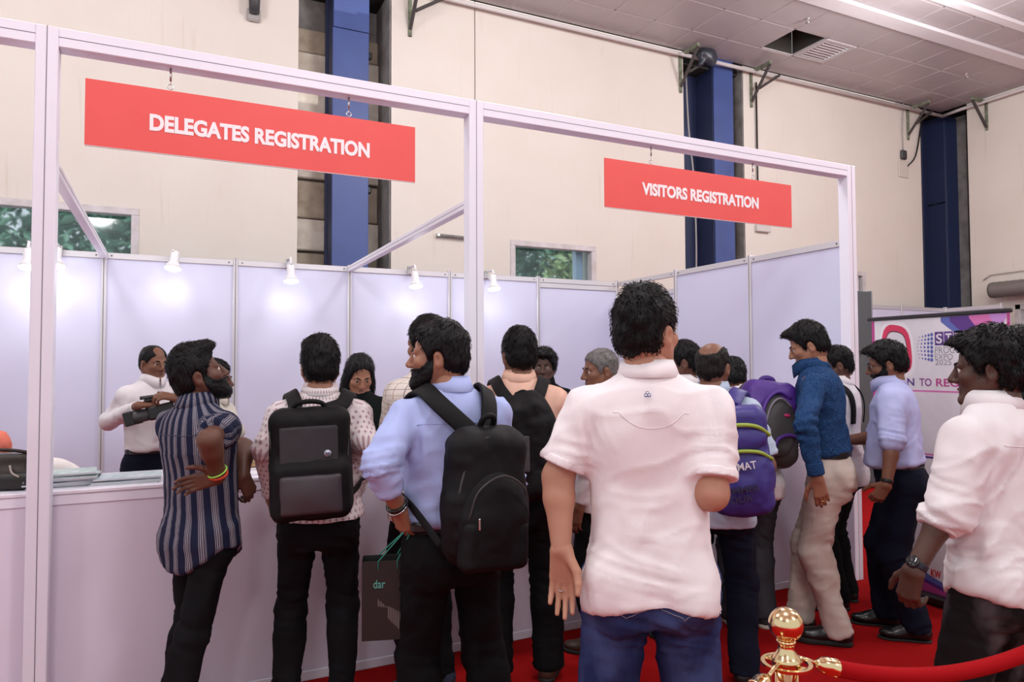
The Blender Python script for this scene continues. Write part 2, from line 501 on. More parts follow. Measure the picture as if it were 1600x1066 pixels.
def hallwall():
    w = empty('wall_back', (0, WALL_Y, 0)); w['kind'] = 'structure'; w['label'] = 'cream plastered rear wall of the hall'
    def seg(x0, x1, z0, z1, name='wall_panel'):
        MB().box((x0, 0, z0), (x1, .45, z1)).build(name, CREAM, w)
    X = lambda px, py: float(atY(px, py, WALL_Y)[0])
    a0, a1 = X(465, 250), X(610, 250); b0, b1 = X(1069, 250), X(1162, 250); c0 = X(1440, 300)
    w1 = (-2.4, X(218, 322), 2.35, 3.1); w2 = (X(797, 375), X(931, 400), 2.3, 3.1)
    def with_window(x0, x1, ww):
        seg(x0, ww[0], 0, CEIL); seg(ww[1], x1, 0, CEIL); seg(ww[0], ww[1], 0, ww[2]); seg(ww[0], ww[1], ww[3], CEIL)
    with_window(-6, a0, w1)
    sx = X(742, 80)
    seg(a1, sx-.006, 0, CEIL); 
    with_window(sx+.006, b0, w2)
    w3 = (X(1336, 430), X(1352, 430), 2.5, 3.05)
    with_window(b1, c0, w3)
    MB().box((sx-.006, .03, 0), (sx+.006, .4, CEIL)).build('joint', CONC_D, w)
    for i, ww in enumerate((w1, w2, w3)):
        o = empty('window_%d' % (i+1), (0, WALL_Y, 0)); o['kind'] = 'structure'; o['label'] = ('wide window above the booth wall at the left', 'small window with leaves above the visitors booth wall', 'narrow bright window beside the right frame post')[i]
        t = .07
        x0, x1, z0, z1 = ww
        for lo, hi in (((x0, -.012, z1-t), (x1, .1, z1)), ((x0, -.012, z0), (x1, .1, z0+t)), ((x0, -.012, z0+t), (x0+t, .1, z1-t)), ((x1-t, -.012, z0+t), (x1, .1, z1-t))):
            MB().bbox(lo, hi, .005).build('frame', WFRAME, o)
        MB().box((x0+t*.5, .13, z0+t*.5), (x1-t*.5, .138, z1-t*.5)).build('pane', GLASS, o)
        if i == 1:
            MB().bbox((x1-t-.11, .2, z0), (x1-t-.01, .3, z1), .005).build('jamb', mat('pale_blue_jamb', (.6, .75, .95), .6), o)
    # column recesses
    for j, (x0, x1) in enumerate(((a0, a1), (b0, b1))):
        r = empty('wall_recess', (0, WALL_Y, 0)); r['kind'] = 'structure'; r['label'] = 'raw concrete recess behind the blue column'
        MB().box((x0-.3, .58, 0), (x1+.3, .66, CEIL+.3)).build('backing', CONC_D, r)
        z = 0.0; hs = [2.45, .42, .38, .45, .3, .42, .75, .3]
        for k, hh in enumerate(hs):
            pr = .05 if k in (2, 4, 6) else 0.0
            MB().bbox((x0-.02, .45-pr+.08, z+.012), (x1+.02, .58, z+hh-.012), .012).build('course', CONC if k % 2 == 0 else mat('weathered_block', (.5, .43, .34), .95, bump=(30, .6), var=(6, (.32, .26, .19), .9)), r)
            z += hh
        MB().bbox((x1-.012, .0, 0), (x1+.012, .58, CEIL), .004).build('reveal', CONC_D, r)
        MB().box((x0, .1, CEIL-.12), (x1, .58, CEIL+.1)).build('lintel', DARK, r)
    col = empty('steel_column', (0, WALL_Y, 0), label='blue painted steel column in the recess behind the delegates sign', category='column')
    d = WALL_Y+.12
    f0, f1 = float(atY(519, 250, d)[0]), float(atY(576, 250, d)[0])
    MB().bbox((f0, .12, 0), (f1, .15, 4.02), .005).build('flange', BLUE, col)
    MB().bbox((f0, .12, 4.03), (f1, .15, 5.35), .005).build('flange', BLUE, col)
    MB().bbox((f0+.01, .125, 5.36), (f1+.005, .15, CEIL+.2), .005).build('flange', BLUE, col)
    MB().bbox((f0+.005, .15, 0), (f0+.03, .5, CEIL+.2), .003).build('web', BLUE_SHADED, col)
    MB().bbox((f0-.02, .42, 0), (f1, .45, CEIL), .003).build('rear_flange', BLUE_SHADED, col)
    MB().bbox((f1+.01, .25, 5.12), (f1+.07, .32, 5.2), .01).build('bolt_cluster', SCREW, col)
    MB().bbox((f1+.01, .25, 3.55), (f1+.07, .32, 3.63), .01).build('bolt_cluster', SCREW, col)
    col = empty('steel_column', (0, WALL_Y, 0), label='blue steel column behind the visitors sign with a loose cable', category='column')
    d = WALL_Y+.02
    f0, f1 = float(atY(1117, 250, d)[0]), float(atY(1147, 250, d)[0]); g0 = float(atY(1070, 250, d+.35)[0])
    MB().bbox((f0, .02, 0), (f1, .05, CEIL+.05), .005).build('flange', BLUE, col)
    MB().bbox((f0-.01, .05, 0), (f0+.02, .5, CEIL), .003).build('web', BLUE_SHADED, col)
    MB().bbox((g0, .40, 0), (f1, .44, CEIL), .003).build('rear_flange', BLUE_SHADED, col)
    xx = float(atY(1074, 200, WALL_Y+.1)[0])
    MB().tube(spline([(xx-.05, .06, 5.7), (xx-.02, .05, 4.9), (xx+.06, .05, 4.2), (xx+.09, .05, 3.3), (xx+.07, .05, 2.4)], 24), .012, 6).build('cable', mat('grey_cable', (.35, .33, .34), .6), col, True)
    MB().box((c0-.3, .6, 0), (WALL_X+.7, .68, CEIL+.3)).build('corner_backing', CONC_D, w)
    col = empty('steel_column', (0, WALL_Y, 0), label='dark blue steel column in the far right corner', category='column')
    h0, h1 = float(atY(1442, 300, 4.5)[0]), float(atY(1472, 300, 4.25)[0])
    MB().bbox((h0, .38, 0), (h1+.1, .44, CEIL), .005).build('flange', BLUE_SHADED, col)
    MB().bbox((h1-.03, .05, 0), (h1+.0, .4, 4.4), .005).build('web', BLUE_SHADED, col)
    MB().bbox((h1-.03, .05, 4.42), (h1+.0, .4, CEIL), .005).build('web', BLUE_SHADED, col)
    MB().bbox((h1+.0, .05, 0), (h1+.55, .09, CEIL), .005).build('front_flange', mat('blue_paint_half_shaded', (.03, .05, .15), .45), col)  # column blue partly darkened in the colour, for the half-shaded front
    return a0, a1, b0, b1, c0
REC = hallwall()

def hallwall_right():
    w = empty('wall_right', (0, 0, 0)); w['kind'] = 'structure'; w['label'] = 'cream plastered right wall of the hall'
    y1 = float(atX(1512, 300, WALL_X)[1])
    def seg(y0, yy, z0, z1): MB().box((WALL_X, y0, z0), (WALL_X+.45, yy, z1)).build('wall_panel', CREAM, w)
    ww = (1.2, 2.98, .9, 2.5)
    seg(-10, ww[0], 0, CEIL); seg(ww[1], y1, 0, CEIL); seg(ww[0], ww[1], 0, ww[2]); seg(ww[0], ww[1], ww[3], CEIL)
    MB().box((WALL_X+.55, y1-.3, 0), (WALL_X+.62, WALL_Y+1, CEIL+.3)).build('recess_backing', CONC_D, w)
    MB().box((WALL_X, y1-.02, 0), (WALL_X+.5, y1, CEIL)).build('reveal', CONC_D, w)
    o = empty('window_4', (0, 0, 0)); o['kind'] = 'structure'; o['label'] = 'window in the right wall at the frame edge'
    t = .08
    for lo, hi in (((-.012, ww[0], ww[3]-t), (.1, ww[1], ww[3])), ((-.012, ww[0], ww[2]), (.1, ww[1], ww[2]+t)), ((-.012, ww[0], ww[2]), (.1, ww[0]+t, ww[3])), ((-.012, ww[1]-t, ww[2]), (.1, ww[1], ww[3]))):
        MB().bbox((WALL_X+lo[0], lo[1], lo[2]), (WALL_X+hi[0], hi[1], hi[2]), .005).build('frame', WFRAME, o)
    MB().box((WALL_X+.13, ww[0], ww[2]), (WALL_X+.138, ww[1], ww[3])).build('pane', GLASS, o)
hallwall_right()

def hall_ceiling():
    c = empty('ceiling', (0, 0, 0)); c['kind'] = 'structure'; c['label'] = 'grey tiled suspended ceiling'
    gx, gy = 7.81, 2.97
    ed = WALL_Y-.03
    me = None
    X0, X1, Y0 = gx-.602*9, WALL_X, gy-.602*4
    holes = [(gx, gy), (gx+.602, gy)]
    def tile(x0, x1, y0, y1):
        MB().bbox((x0+.008, y0+.008, CEIL), (x1-.008, y1-.008, CEIL+.02), .006).build('ceiling_tile', TILE, c)
    for i in range(-9, 8):
        for j in range(-4, 2):
            x0 = gx+.602*i; y0 = gy+.602*j; x1 = min(x0+.602, X1); y1 = min(y0+.602, ed)
            if x1-x0 < .05 or y1-y0 < .05 or (i, j) in ((0, 0), (1, 0)): continue
            tile(x0, x1, y0, y1)
    # grid bars just above the tile faces, the rest of the ceiling beyond the frame as one sheet
    for i in range(-9, 8):
        x = gx+.602*i
        MB().box((x-.011, Y0, CEIL+.006), (x+.011, ed, CEIL+.022)).build('grid_bar', GRID, c)
    for j in range(-4, 3):
        y = min(gy+.602*j, ed)
        MB().box((X0, y-.011, CEIL+.006), (X1, y+.011, CEIL+.022)).build('grid_bar', GRID, c)
    MB().box((-6, Y0-8, CEIL), (X1, Y0, CEIL+.02)).box((-6, Y0, CEIL), (X0, ed, CEIL+.02)).build('plain_ceiling', TILE, c)
    MB().box((-6, ed, CEIL+.25), (X1+.7, WALL_Y+.7, CEIL+.3)).box((X1, -10, CEIL+.25), (X1+.7, ed, CEIL+.3)).build('roof_edge', DARK, c)
    MB().box((11.4, ed-.05, CEIL+.02), (X1+.7, WALL_Y+.75, CEIL+.3)).box((X1, 2.6, CEIL+.02), (X1+.7, ed, CEIL+.3)).build('sky_gap_cover', DARK, c)  # dark boxes added to close the sky gap above the corner
    # roof void over the hatch
    MB().box((gx-.1, gy-.1, CEIL+.7), (gx+1.4, gy+.9, CEIL+.75)).build('roof_void', DARK, c)
    for a, b in (((gx-.02, gy), (gx, gy+.6)), ((gx+.602, gy), (gx+.62, gy+.6)), ((gx, gy-.02), (gx+.6, gy)), ((gx, gy+.602), (gx+.6, gy+.62))):
        MB().box((*a, CEIL+.01), (*b, CEIL+.7)).build('hatch_side', mat('hatch_dark', (.05, .045, .04), .9), c)
    MB().tube([(gx+.1, gy+.2, CEIL+.35), (gx+.62, gy+.5, CEIL+.45)], .03, 8).build('duct', CONC_D, c, True)
    v = empty('ceiling_vent', (gx+.602+.3, gy+.3, CEIL), label='louvred ceiling vent beside the open dark hatch', category='vent')
    for lo, hi in (((-.29, -.29, -.01), (.29, -.24, .01)), ((-.29, .24, -.01), (.29, .29, .01)), ((-.29, -.24, -.01), (-.24, .24, .01)), ((.24, -.24, -.01), (.29, .24, .01))):
        MB().bbox(lo, hi, .004).build('frame', GRID, v)
    for k in range(8):
        y = -.21+.06*k
        MB().box((-.24, -.002, -.02), (.24, .002, .02), Matrix.Translation((0, y, .012))@Matrix.Rotation(.3, 4, 'X')).build('louvre', GRID, v)
    MB().box((-.25, -.25, .04), (.25, .25, .05)).build('backing', mat('vent_dark', (.08, .075, .075), .8), v)
    # dropped white strips
    for ya, yb in ((2.13, 2.36), (1.55, 1.68)):
        o = MB().bbox((3.0, ya, CEIL-.05), (X1, yb, CEIL), .01).build('trim_%d' % (1 if ya > 2 else 2), mat('strip_white', (.66, .63, .66), .3), kind='structure', label='white dropped strip under the ceiling tiles' if ya > 2 else 'second white ceiling strip nearer the camera')
    for px, py in ((1262, 29), (1510, 115)):
        p = atZ(px, py, CEIL)
        s = empty('sprinkler', (p[0], p[1], CEIL), label='small sprinkler head in the ceiling ' + ('beside the open hatch' if px < 1400 else 'near the right corner'), category='sprinkler')
        MB().lathe([(.035, 0), (.03, -.012), (.012, -.02), (.012, -.05), (.03, -.052), (.03, -.056), (0, -.056)], n=12).build('body', METAL, s, True)
hall_ceiling()

def rails():
    y, z = WALL_Y-.1, CEIL-.1
    o = empty('ceiling_rail', (0, 0, 0), label='white pipe rail running under the ceiling along both walls', category='rail')
    xe = float(atY(1473, 185, y)[0])
    MB().tube([(-2, y, z), (xe, y, z)], .028, 8).build('pipe', RAILW, o, True)
    MB().tube([(xe, y, z), (WALL_X-.12, y-.35, z), (WALL_X-.12, -6, z)], .028, 8).build('pipe', RAILW, o, True)
    lab = ('above the left blue column', 'left of the middle blue column', 'right of the middle blue column', 'left of the corner column')
    for i, px in enumerate((640, 1062, 1172, 1415)):
        p = atY(px, 100, WALL_Y); x = float(p[0])
        b = empty('wall_bracket', (x, WALL_Y, z), label='triangular bracket under the ceiling rail ' + lab[i], category='bracket', group='brackets under the ceiling rail')
        MB().bbox((-.02, -.03, -.5), (.02, 0, .05), .004).build('upright', BRACK, b)
        MB().bbox((-.02, -.4, .0), (.02, 0, .05), .004).build('arm', BRACK, b)
        MB().tube([(0, -.02, -.42), (.0, -.38, .0)], .022, 6).build('strut', BRACK_D, b)
        MB().tube([(0.02, -.16, -.26), (.42, -.16, .0)], .02, 6).build('strut', BRACK_D, b)
    yb = float(atX(1542, 175, WALL_X)[1])
    b = empty('wall_bracket', (WALL_X, yb, z), label='triangular bracket under the rail on the right wall', category='bracket', group='brackets under the ceiling rail')
    MB().bbox((-.03, -.02, -.45), (0, .02, .05), .004).build('upright', BRACK, b)
    MB().bbox((-.4, -.02, .0), (0, .02, .05), .004).build('arm', BRACK, b)
    MB().tube([(-.02, 0, -.4), (-.38, 0, 0)], .022, 6).build('strut', BRACK_D, b)
    p = atY(1104, 86, y-.12)
    s = empty('black_bag', tuple(p), label='crumpled dark bag stuck on the ceiling rail', category='bag')
    pr = [(ell((0, 0, 0), (.15, .09, .09)), .02), (ell((.08, 0, -.03), (.1, .08, .11)), .05), (cap((-.05, 0, -.05), (-.12, .0, -.16), .04, .02), .05)]
    V, F = field_of(pr, .02).mesh(); V = fold_simple(V, F)
    mesh_obj('sheet', V, F, mat('dark_plastic', (.03, .035, .05), .35), s)
    p = atY(1130, 75, WALL_Y)
    # small fittings on the wall
    p = atY(396, 12, WALL_Y)
    s = empty('wall_camera', tuple(p), label='small dark camera fitting high on the cream wall', category='camera')
    MB().bbox((-.07, -.05, -.16), (.07, 0, -.02), .02).build('base', mat('grey_plaster_patch', (.36, .34, .33), .8), s)
    MB().lathe([(.0, -.1), (.05, -.1), (.06, .1), (.05, .14), (0, .14)], (0, -.1, .0), 14).build('housing', mat('dark_housing', (.04, .04, .045), .5), s, True)
    p = atY(1410, 250, WALL_Y)
    s = empty('wall_socket', tuple(p), label='black wall socket with dangling wires near the corner column', category='socket')
    MB().bbox((-.07, -.05, 0), (.07, 0, .16), .02).build('box', mat('dark_housing', (.04, .04, .045), .5), s)
    MB().bbox((-.12, -.02, -.3), (.14, 0, -.02), .05).build('patch', mat('pale_patch', (.6, .55, .5), .8), s)
    MB().tube(spline([(.1, -.02, -.1), (.3, -.03, .1), (.45, -.03, .6), (.55, -.03, 1.0)], 16), .012, 6).build('cable', SCREW, s, True)
    MB().tube(spline([(.0, -.02, .15), (-.02, -.03, .5), (.02, -.03, 1.0)], 12), .008, 6).build('cable', mat('grey_cable', (.35, .33, .34), .6), s, True)
    p = atY(1181, 250, WALL_Y)
    s = empty('hanging_cable', tuple(p), label='thin dark cable hanging beside the middle bracket down to a box', category='cable')
    zb = float(atY(1190, 357, WALL_Y)[2]-p[2])
    MB().tube([(0, -.03, 1.15), (0, -.03, zb)], .012, 6).build('cable', SCREW, s, True)
    MB().bbox((-.05, -.06, zb-.06), (.22, 0, zb+.04), .01).build('junction_box', mat('box_white', (.6, .56, .54), .6), s)
    p = atY(702, 371, WALL_Y)
    s = empty('wall_pipe', tuple(p), label='short horizontal pipe stub on the wall beside the middle post', category='pipe')
    MB().tube([(-.15, -.04, .01), (.28, -.04, -.0)], .018, 8).build('tube', CONC_D, s, True)
    MB().bbox((-.17, -.06, -.01), (-.13, 0, .03), .006).build('clip', METAL, s)
    # round duct above the right window
    yy = float(atX(1560, 462, WALL_X)[1])
    s = empty('air_duct', (WALL_X-.22, yy, 2.74), label='grey ribbed round duct on the right wall above the window', category='duct')
    prof = [(0, 0)]+[(.125+.006*(k % 2), -.02-.05*k) for k in range(50)]+[(0, -2.5)]
    MB().lathe([(r, z) for r, z in prof], n=18, axis=(0, 1, 0)).build('tube', mat('duct_grey', (.2, .18, .17), .55, .3), s, True)
    MB().lathe([(.14, -.75), (.14, -.85)], n=18, axis=(0, 1, 0)).build('collar', mat('duct_band', (.3, .27, .25), .5), s, True)
    MB().tube([(.18, .2, .2), (.18, .1, .28), (.18, -2.4, .34)], .012, 6).build('conduit', CREAM, s, True)

def fold_simple(V, F, a=.02, sc=9):
    return V+vnormals(V, F)*(vnoise(V*sc, 4)*a)[:, None]
rails()

# ================================================================ outside trees, seen through the windows
LEAF = mat('leaf_green', (.10, .22, .16), .5, var=(3, (.2, .36, .26), .8))
LEAF_L = mat('leaf_light', (.32, .42, .22), .5, var=(3, (.16, .28, .15), .6))
BARK = mat('bark_grey', (.09, .085, .085), .9, bump=(20, .6))
def tree(label, x, y, h, r, zc, n, seed, trunk_at=None, leaf=None):
    rg = np.random.default_rng(seed)
    t = empty('tree', (x, y, 0), label=label, category='tree', group='trees outside the windows')
    tx = trunk_at or 0.0
    MB().tube(spline([(tx, 0, 0), (tx+.03, 0, h*.4), (tx-.05, .1, h*.75), (tx+.1, .1, h)], 10), np.linspace(.13, .05, 10), 9).build('trunk', BARK, t, True)
    ph = rg.uniform(0, 2*math.pi, n); ct = rg.uniform(-1, 1, n); rr = rg.uniform(.35, 1, n)**.6
    st = np.sqrt(1-ct**2)
    C = np.stack([st*np.cos(ph)*r*1.25, st*np.sin(ph)*r*.7, ct*r*.85], 1)*rr[:, None]+np.array([0, 0, zc])
    d = rg.normal(0, 1, (n, 3)); d[:, 2] = -np.abs(d[:, 2])*.8; d /= np.linalg.norm(d, axis=1)[:, None]
    q = np.cross(d, rg.normal(0, 1, (n, 3))); q /= np.linalg.norm(q, axis=1)[:, None]
    L = rg.uniform(.16, .30, (n, 1)); w = L*.22
    nn = np.cross(d, q)
    V = np.stack([C, C+d*L*.45+q*w, C+d*L*.45-q*w, C+d*L+nn*L*.12], 1).reshape(-1, 3)
    o = np.arange(n)[:, None]*4
    mesh_obj('foliage', V, np.vstack([o+np.array([[0, 1, 3]]), o+np.array([[0, 3, 2]])]), leaf or LEAF, t, smooth=False, kind='stuff')
tree('dense green tree filling the wide left window', -1.6, 9.2, 3.8, 2.4, 3.9, 8000, 3)
tree('leafy tree filling the small window over the visitors booth', 8.6, 9.6, 4.0, 1.6, 3.7, 4000, 5)
tree('tree with grey trunk at the left of the small window', 6.3, 9.0, 5.0, 1.0, 4.9, 700, 8, leaf=LEAF_L)
tree('bush with pale leaves behind the small window', 7.6, 8.4, 2.2, .55, 3.4, 160, 11, leaf=LEAF_L)

# ================================================================ the booth
W2 = .0425
BH, FH, BD = 2.495, 3.03, 2.992
def profile(name, a, b, parent, axis, seam_axis=None, w=.085, mats=None):
    """square white aluminium profile of two halves with a groove line"""
    a = np.array(a, float); b = np.array(b, float)
    h = w/2
    o = MB()
    lo, hi = np.minimum(a, b), np.maximum(a, b)
    for i in range(3):
        if i != axis: lo[i] -= h; hi[i] += h
    o.bbox(lo, hi, .003)
    p = o.build(name, mats or ALU, parent)
    sa = seam_axis
    g = MB()
    l2, h2 = lo.copy(), hi.copy(); l2[sa] = (a[sa]+b[sa])/2-.0016; h2[sa] = l2[sa]+.0032
    oth = [i for i in range(3) if i not in (axis, sa)][0]
    l2[oth] = lo[oth]-.0008; h2[oth] = hi[oth]+.0008
    g.box(l2, h2).build('groove', GROOVE, p)
    return p

def booth():
    fr = empty('booth_frame', (0, 0, 0), label='white aluminium front frame of the booth with header beams and tie bars', category='frame')
    for x in (0, 2, 5): profile('post', (x, 0, 0), (x, 0, FH), fr, 2, 0)
    for x0, x1 in ((-3, 0), (0, 2), (2, 5)):
        profile('header_beam', (x0+W2, 0, FH-W2), (x1-W2, 0, FH-W2), fr, 0, 2)
    for x in (0, 2):
        profile('tie_beam', (x, W2, BH-.025), (x, BD-.02, BH-.025), fr, 1, 2, .05)
    bw = empty('partition_wall', (0, BD, 0), label='white panelled back wall of the booth under the spotlights', category='partition')
    def panelrun(parent, x0, x1, top, P, axis, extra=None):
        """P(u, d, z): along, depth, height to local coordinates"""
        B = lambda name, u0, u1, d0, d1, z0, z1, m, bev=.003: MB().bbox(P(u0, d0, z0), P(u1, d1, z1), bev).build(name, m, parent)
        B('panel', x0+.015, x1-.015, .012, .02, .05, top-.05, PANEL, .001)
        B('top_rail', x0+.02, x1-.02, .0, .04, top-.05, top, ALU_RAW)
        B('bottom_rail', x0+.02, x1-.02, .0, .04, .0, .05, ALU_RAW)
        if extra: B('top_rail', x0+.02, x1-.02, .0, .04, extra-.05, extra, ALU_RAW)
        for u in (x0+.055, x1-.055):
            MB().lathe([(.006, 0), (.006, .003), (0, .003)], P(u, -.001, (extra or top)-.025), 8, np.array(P(0, -1, 0), float)-np.array(P(0, 0, 0), float)).build('screw', SCREW, parent)
    def upright(parent, P, u, top):
        MB().bbox(P(u-.02, -.005, 0), P(u+.02, .045, top), .006).build('upright', ALU_RAW, parent)
        MB().box(P(u-.003, -.006, 0), P(u+.003, .0, top)).build('slot', GROOVE, parent)
    Pb = lambda u, d, z: (u, d, z)
    for i in range(-3, 5):
        if i == 4: panelrun(bw, i, i+1, BH-.055, Pb, 0, BH)
        else: panelrun(bw, i, i+1, BH, Pb, 0)
    for i in range(-3, 6): upright(bw, Pb, i, BH+.015)
    sw = empty('partition_wall', (5, 0, 0), label='white panelled side wall between the booth and the banner', category='partition')
    Ps = lambda u, d, z: (d, BD-u, z)
    for i in range(3):
        if i == 0: panelrun(sw, i, i+1, BH-.17, Ps, 1, BH)
        else: panelrun(sw, i, i+1 if i < 2 else 2.95, BH, Ps, 1)
    for i in (1, 2): upright(sw, Ps, i, BH+.015)
    # counters
    for x0, x1, lab in ((-2.9, -.004, 'white registration counter left of the left post, carrying the handbag'), (.004, 1.996, 'white registration counter under the delegates sign'), (2.004, 4.985, 'white registration counter under the visitors sign')):
        c = empty('counter', (0, .06, 0), label=lab, category='counter', group='registration counters')
        MB().bbox((x0, -.012, 1.005), (x1, .5, 1.022), .003).build('top', CTOP, c)
        MB().bbox((x0, -.006, .958), (x1, .03, 1.004), .004).build('top_rail', ALU, c)
        n = max(2, round((x1-x0)/1.0))
        for k in range(n):
            u0 = x0+(x1-x0)*k/n; u1 = x0+(x1-x0)*(k+1)/n
            MB().bbox((u0+.0006, 0, .05), (u1-.0006, .012, .957), .0006).build('front_panel', CPANEL, c)
        MB().bbox((x0, -.006, 0), (x1, .03, .049), .004).build('bottom_rail', ALU, c)
        for x in (x0, x1-.012): MB().bbox((x, .012, .0), (x+.012, .5, 1.004), .002).build('side_panel', CPANEL, c)
booth()
# short divider fin between the counters at the middle post
def lettering(name, txt, width, height, m, parent, M, off=.018, space=1.0, ext=.0006):
    cu = bpy.data.curves.new(name, 'FONT'); cu.body = txt; cu.size = 1; cu.offset = off; cu.extrude = .01; cu.space_character = space; cu.resolution_u = 4
    t = bpy.data.objects.new(name+'_tmp', cu); COL.objects.link(t)
    dg = bpy.context.evaluated_depsgraph_get()
    me = bpy.data.meshes.new_from_object(t.evaluated_get(dg))
    bpy.data.objects.remove(t); bpy.data.curves.remove(cu)
    V = np.zeros(len(me.vertices)*3); me.vertices.foreach_get('co', V); V = V.reshape(-1, 3)
    lo, hi = V.min(0), V.max(0)
    V = (V-lo)/(hi-lo+1e-9)*np.array([width, height, 2*ext])
    me.vertices.foreach_set('co', V.ravel().astype(np.float32)); me.update()
    me.name = name; me.materials.clear(); me.materials.append(m)
    o = bpy.data.objects.new(name, me); link(o, parent); o.matrix_local = M
    return o
SIGN_RED = mat('sign_red', (.80, .095, .085), .5, var=(5, (.77, .08, .075), .5))
SIGN_WHITE = mat('sign_white', (.9, .87, .9), .5)
def sign(x0, x1, z0, z1, txt, tx0, tx1, tz, th, hooks, lab):
    s = empty('hanging_sign', ((x0+x1)/2, 0, z0), label=lab, category='sign', group='hanging signs of the booth')
    c = (x0+x1)/2
    MB().bbox((x0-c, -.004, 0), (x1-c, .004, z1-z0), .001).build('board', SIGN_RED, s)
    MB().box((x0-c, -.0045, -.003), (x1-c, .0045, 0)).build('edge_strip', mat('edge_white', (.7, .6, .6), .5), s)
    M = Matrix.Translation((tx0-c, -.0052, tz-z0))@Matrix.Rotation(math.pi/2, 4, 'X')
    lettering('lettering', txt, tx1-tx0, th, SIGN_WHITE, s, M, .043)
    for hx in hooks:
        h = MB().tube([(hx-c, 0, FH-.085-z0), (hx-c, 0, FH-.145-z0)], .005, 8).build('hook', METAL, s, True)
        th_ = np.linspace(0, 2*math.pi, 13)
        MB().tube([(hx-c+.012*math.sin(t), 0, z1-z0+.018+.012*math.cos(t)) for t in th_], .0025, 6, False).build('ring', METAL, h, True)
        MB().tube([(hx-c, 0, FH-.145-z0), (hx-c, 0, z1-z0+.03)], .002, 6).build('wire', METAL, h, True)
sign(.14, 1.66, 2.542, 2.84, 'DELEGATES REGISTRATION', .395, 1.413, 2.641, .079, (.479, 1.305), 'red hanging sign with the words DELEGATES REGISTRATION')
sign(2.864, 4.43, 2.526, 2.828, 'VISITORS REGISTRATION', 3.14, 4.116, 2.628, .08, (3.216, 4.072), 'red hanging sign with the words VISITORS REGISTRATION')

BULB = mat('lamp_glow', (1, .98, .95), .5, emit=((1, .99, .97), 14.0))
LAMP_W = mat('lamp_white', (.8, .8, .82), .35)
def spotlight(px, py, lab, tilt=0.0):
    p = atY(px, py, BD-.22)
    l = empty('spotlight', (p[0], p[1], p[2]), label=lab, category='spotlight', group='spotlights on the booth back wall')
    R = Matrix.Rotation(tilt, 4, 'Y')@Matrix.Rotation(math.radians(-14), 4, 'X')
    q = lambda V: V
    MB().lathe([(.03, .15), (.034, .14), (.034, .06), (.05, .035), (.066, .0), (.062, .0), (.046, .035), (.03, .06), (0, .06)], n=24).build('housing', LAMP_W, l, True).matrix_local = R
    MB().lathe([(0, .03), (.046, .03), (.058, .006), (.05, -.006), (0, -.012)], n=24).build('bulb', BULB, l, True).matrix_local = R
    z = BH-p[2]
    MB().tube([(0, .0, .15), (0, .04, z+.02), (0, .2, z+.02)], .01, 8).build('arm', LAMP_W, l, True)
    MB().bbox((-.02, .18, z-.05), (.02, .215, z+.03), .005).build('clamp', METAL, l)
    ld = bpy.data.lights.new('lamp', 'POINT'); ld.energy = 2.2; ld.shadow_soft_size = .05; ld.color = (.95, .97, 1)
    lo = bpy.data.objects.new('lamp', ld); link(lo, l); lo.location = (0, -.1, -.13)
for px, py, lab in ((43, 418, 'spotlight left of the left post'), (87, 416, 'spotlight half hidden behind the left post'), (270, 420, 'spotlight above the cameraman'), (455, 440, 'spotlight above the patterned-shirt man with grey backpack'),
                    (650, 448, 'spotlight left of the middle post'), (772, 452, 'spotlight right of the middle post')):
    spotlight(px, py, lab, .12 if px == 270 else 0.0)
# ================================================================ people
def skin_mat(name, c):
    return mat('skin_'+name, c, .48, bump=(160, .08), var=(9, (c[0]*.82, c[1]*.72, c[2]*.7), .5), spec=.4)
SKIN = {'dark': skin_mat('dark', (.125, .055, .036)), 'brown': skin_mat('brown', (.20, .088, .052)),
        'mid': skin_mat('mid', (.33, .155, .095)), 'light': skin_mat('light', (.46, .235, .155)), 'deep': skin_mat('deep', (.085, .04, .028))}
HAIR_BLACK = mat('hair_black', (.0035, .0033, .004), .5, bump=(260, .35, (1, 1, .25)), spec=.22)
HAIR_GREY = mat('hair_grey', (.075, .07, .07), .5, bump=(220, .5, (1, 1, .25)), var=(60, (.22, .21, .2), .8))
HAIR_BROWN = mat('hair_dark_brown', (.008, .006, .005), .5, bump=(260, .35, (1, 1, .25)), spec=.25)
EYE_W = mat('eye_white', (.62, .58, .55), .25)
EYE_D = mat('eye_dark', (.012, .007, .005), .15)
LIP = mat('lips', (.16, .06, .048), .5)
SHOE_BLK = mat('shoe_black_leather', (.008, .008, .009), .32, spec=.5)
SHOE_BRN = mat('shoe_brown', (.05, .028, .02), .45)
SHOE_CANVAS = mat('shoe_dark_canvas', (.022, .02, .02), .8, bump=(300, .2))
SHOE_NAVY = mat('shoe_navy_mesh', (.012, .018, .04), .7, bump=(300, .25))
SOLE_BLK = mat('sole_black_rubber', (.01, .01, .01), .7)
SOLE_WHT = mat('sole_cream_rubber', (.55, .5, .42), .7)
BELT_BLK = mat('belt_black_leather', (.009, .009, .01), .35)

def two_bone(a, c, l1, l2, pole):
    a = np.asarray(a, float); c = np.asarray(c, float); d = c-a; D = np.linalg.norm(d)
    if D >= (l1+l2)*.999: return a+d*(l1/(l1+l2))
    x = (l1*l1-l2*l2+D*D)/(2*D); hgt = math.sqrt(max(l1*l1-x*x, 0))
    u = d/D; p = np.asarray(pole, float); p = p-u*(p@u); p = nrm(p)
    return a+u*x+p*hgt

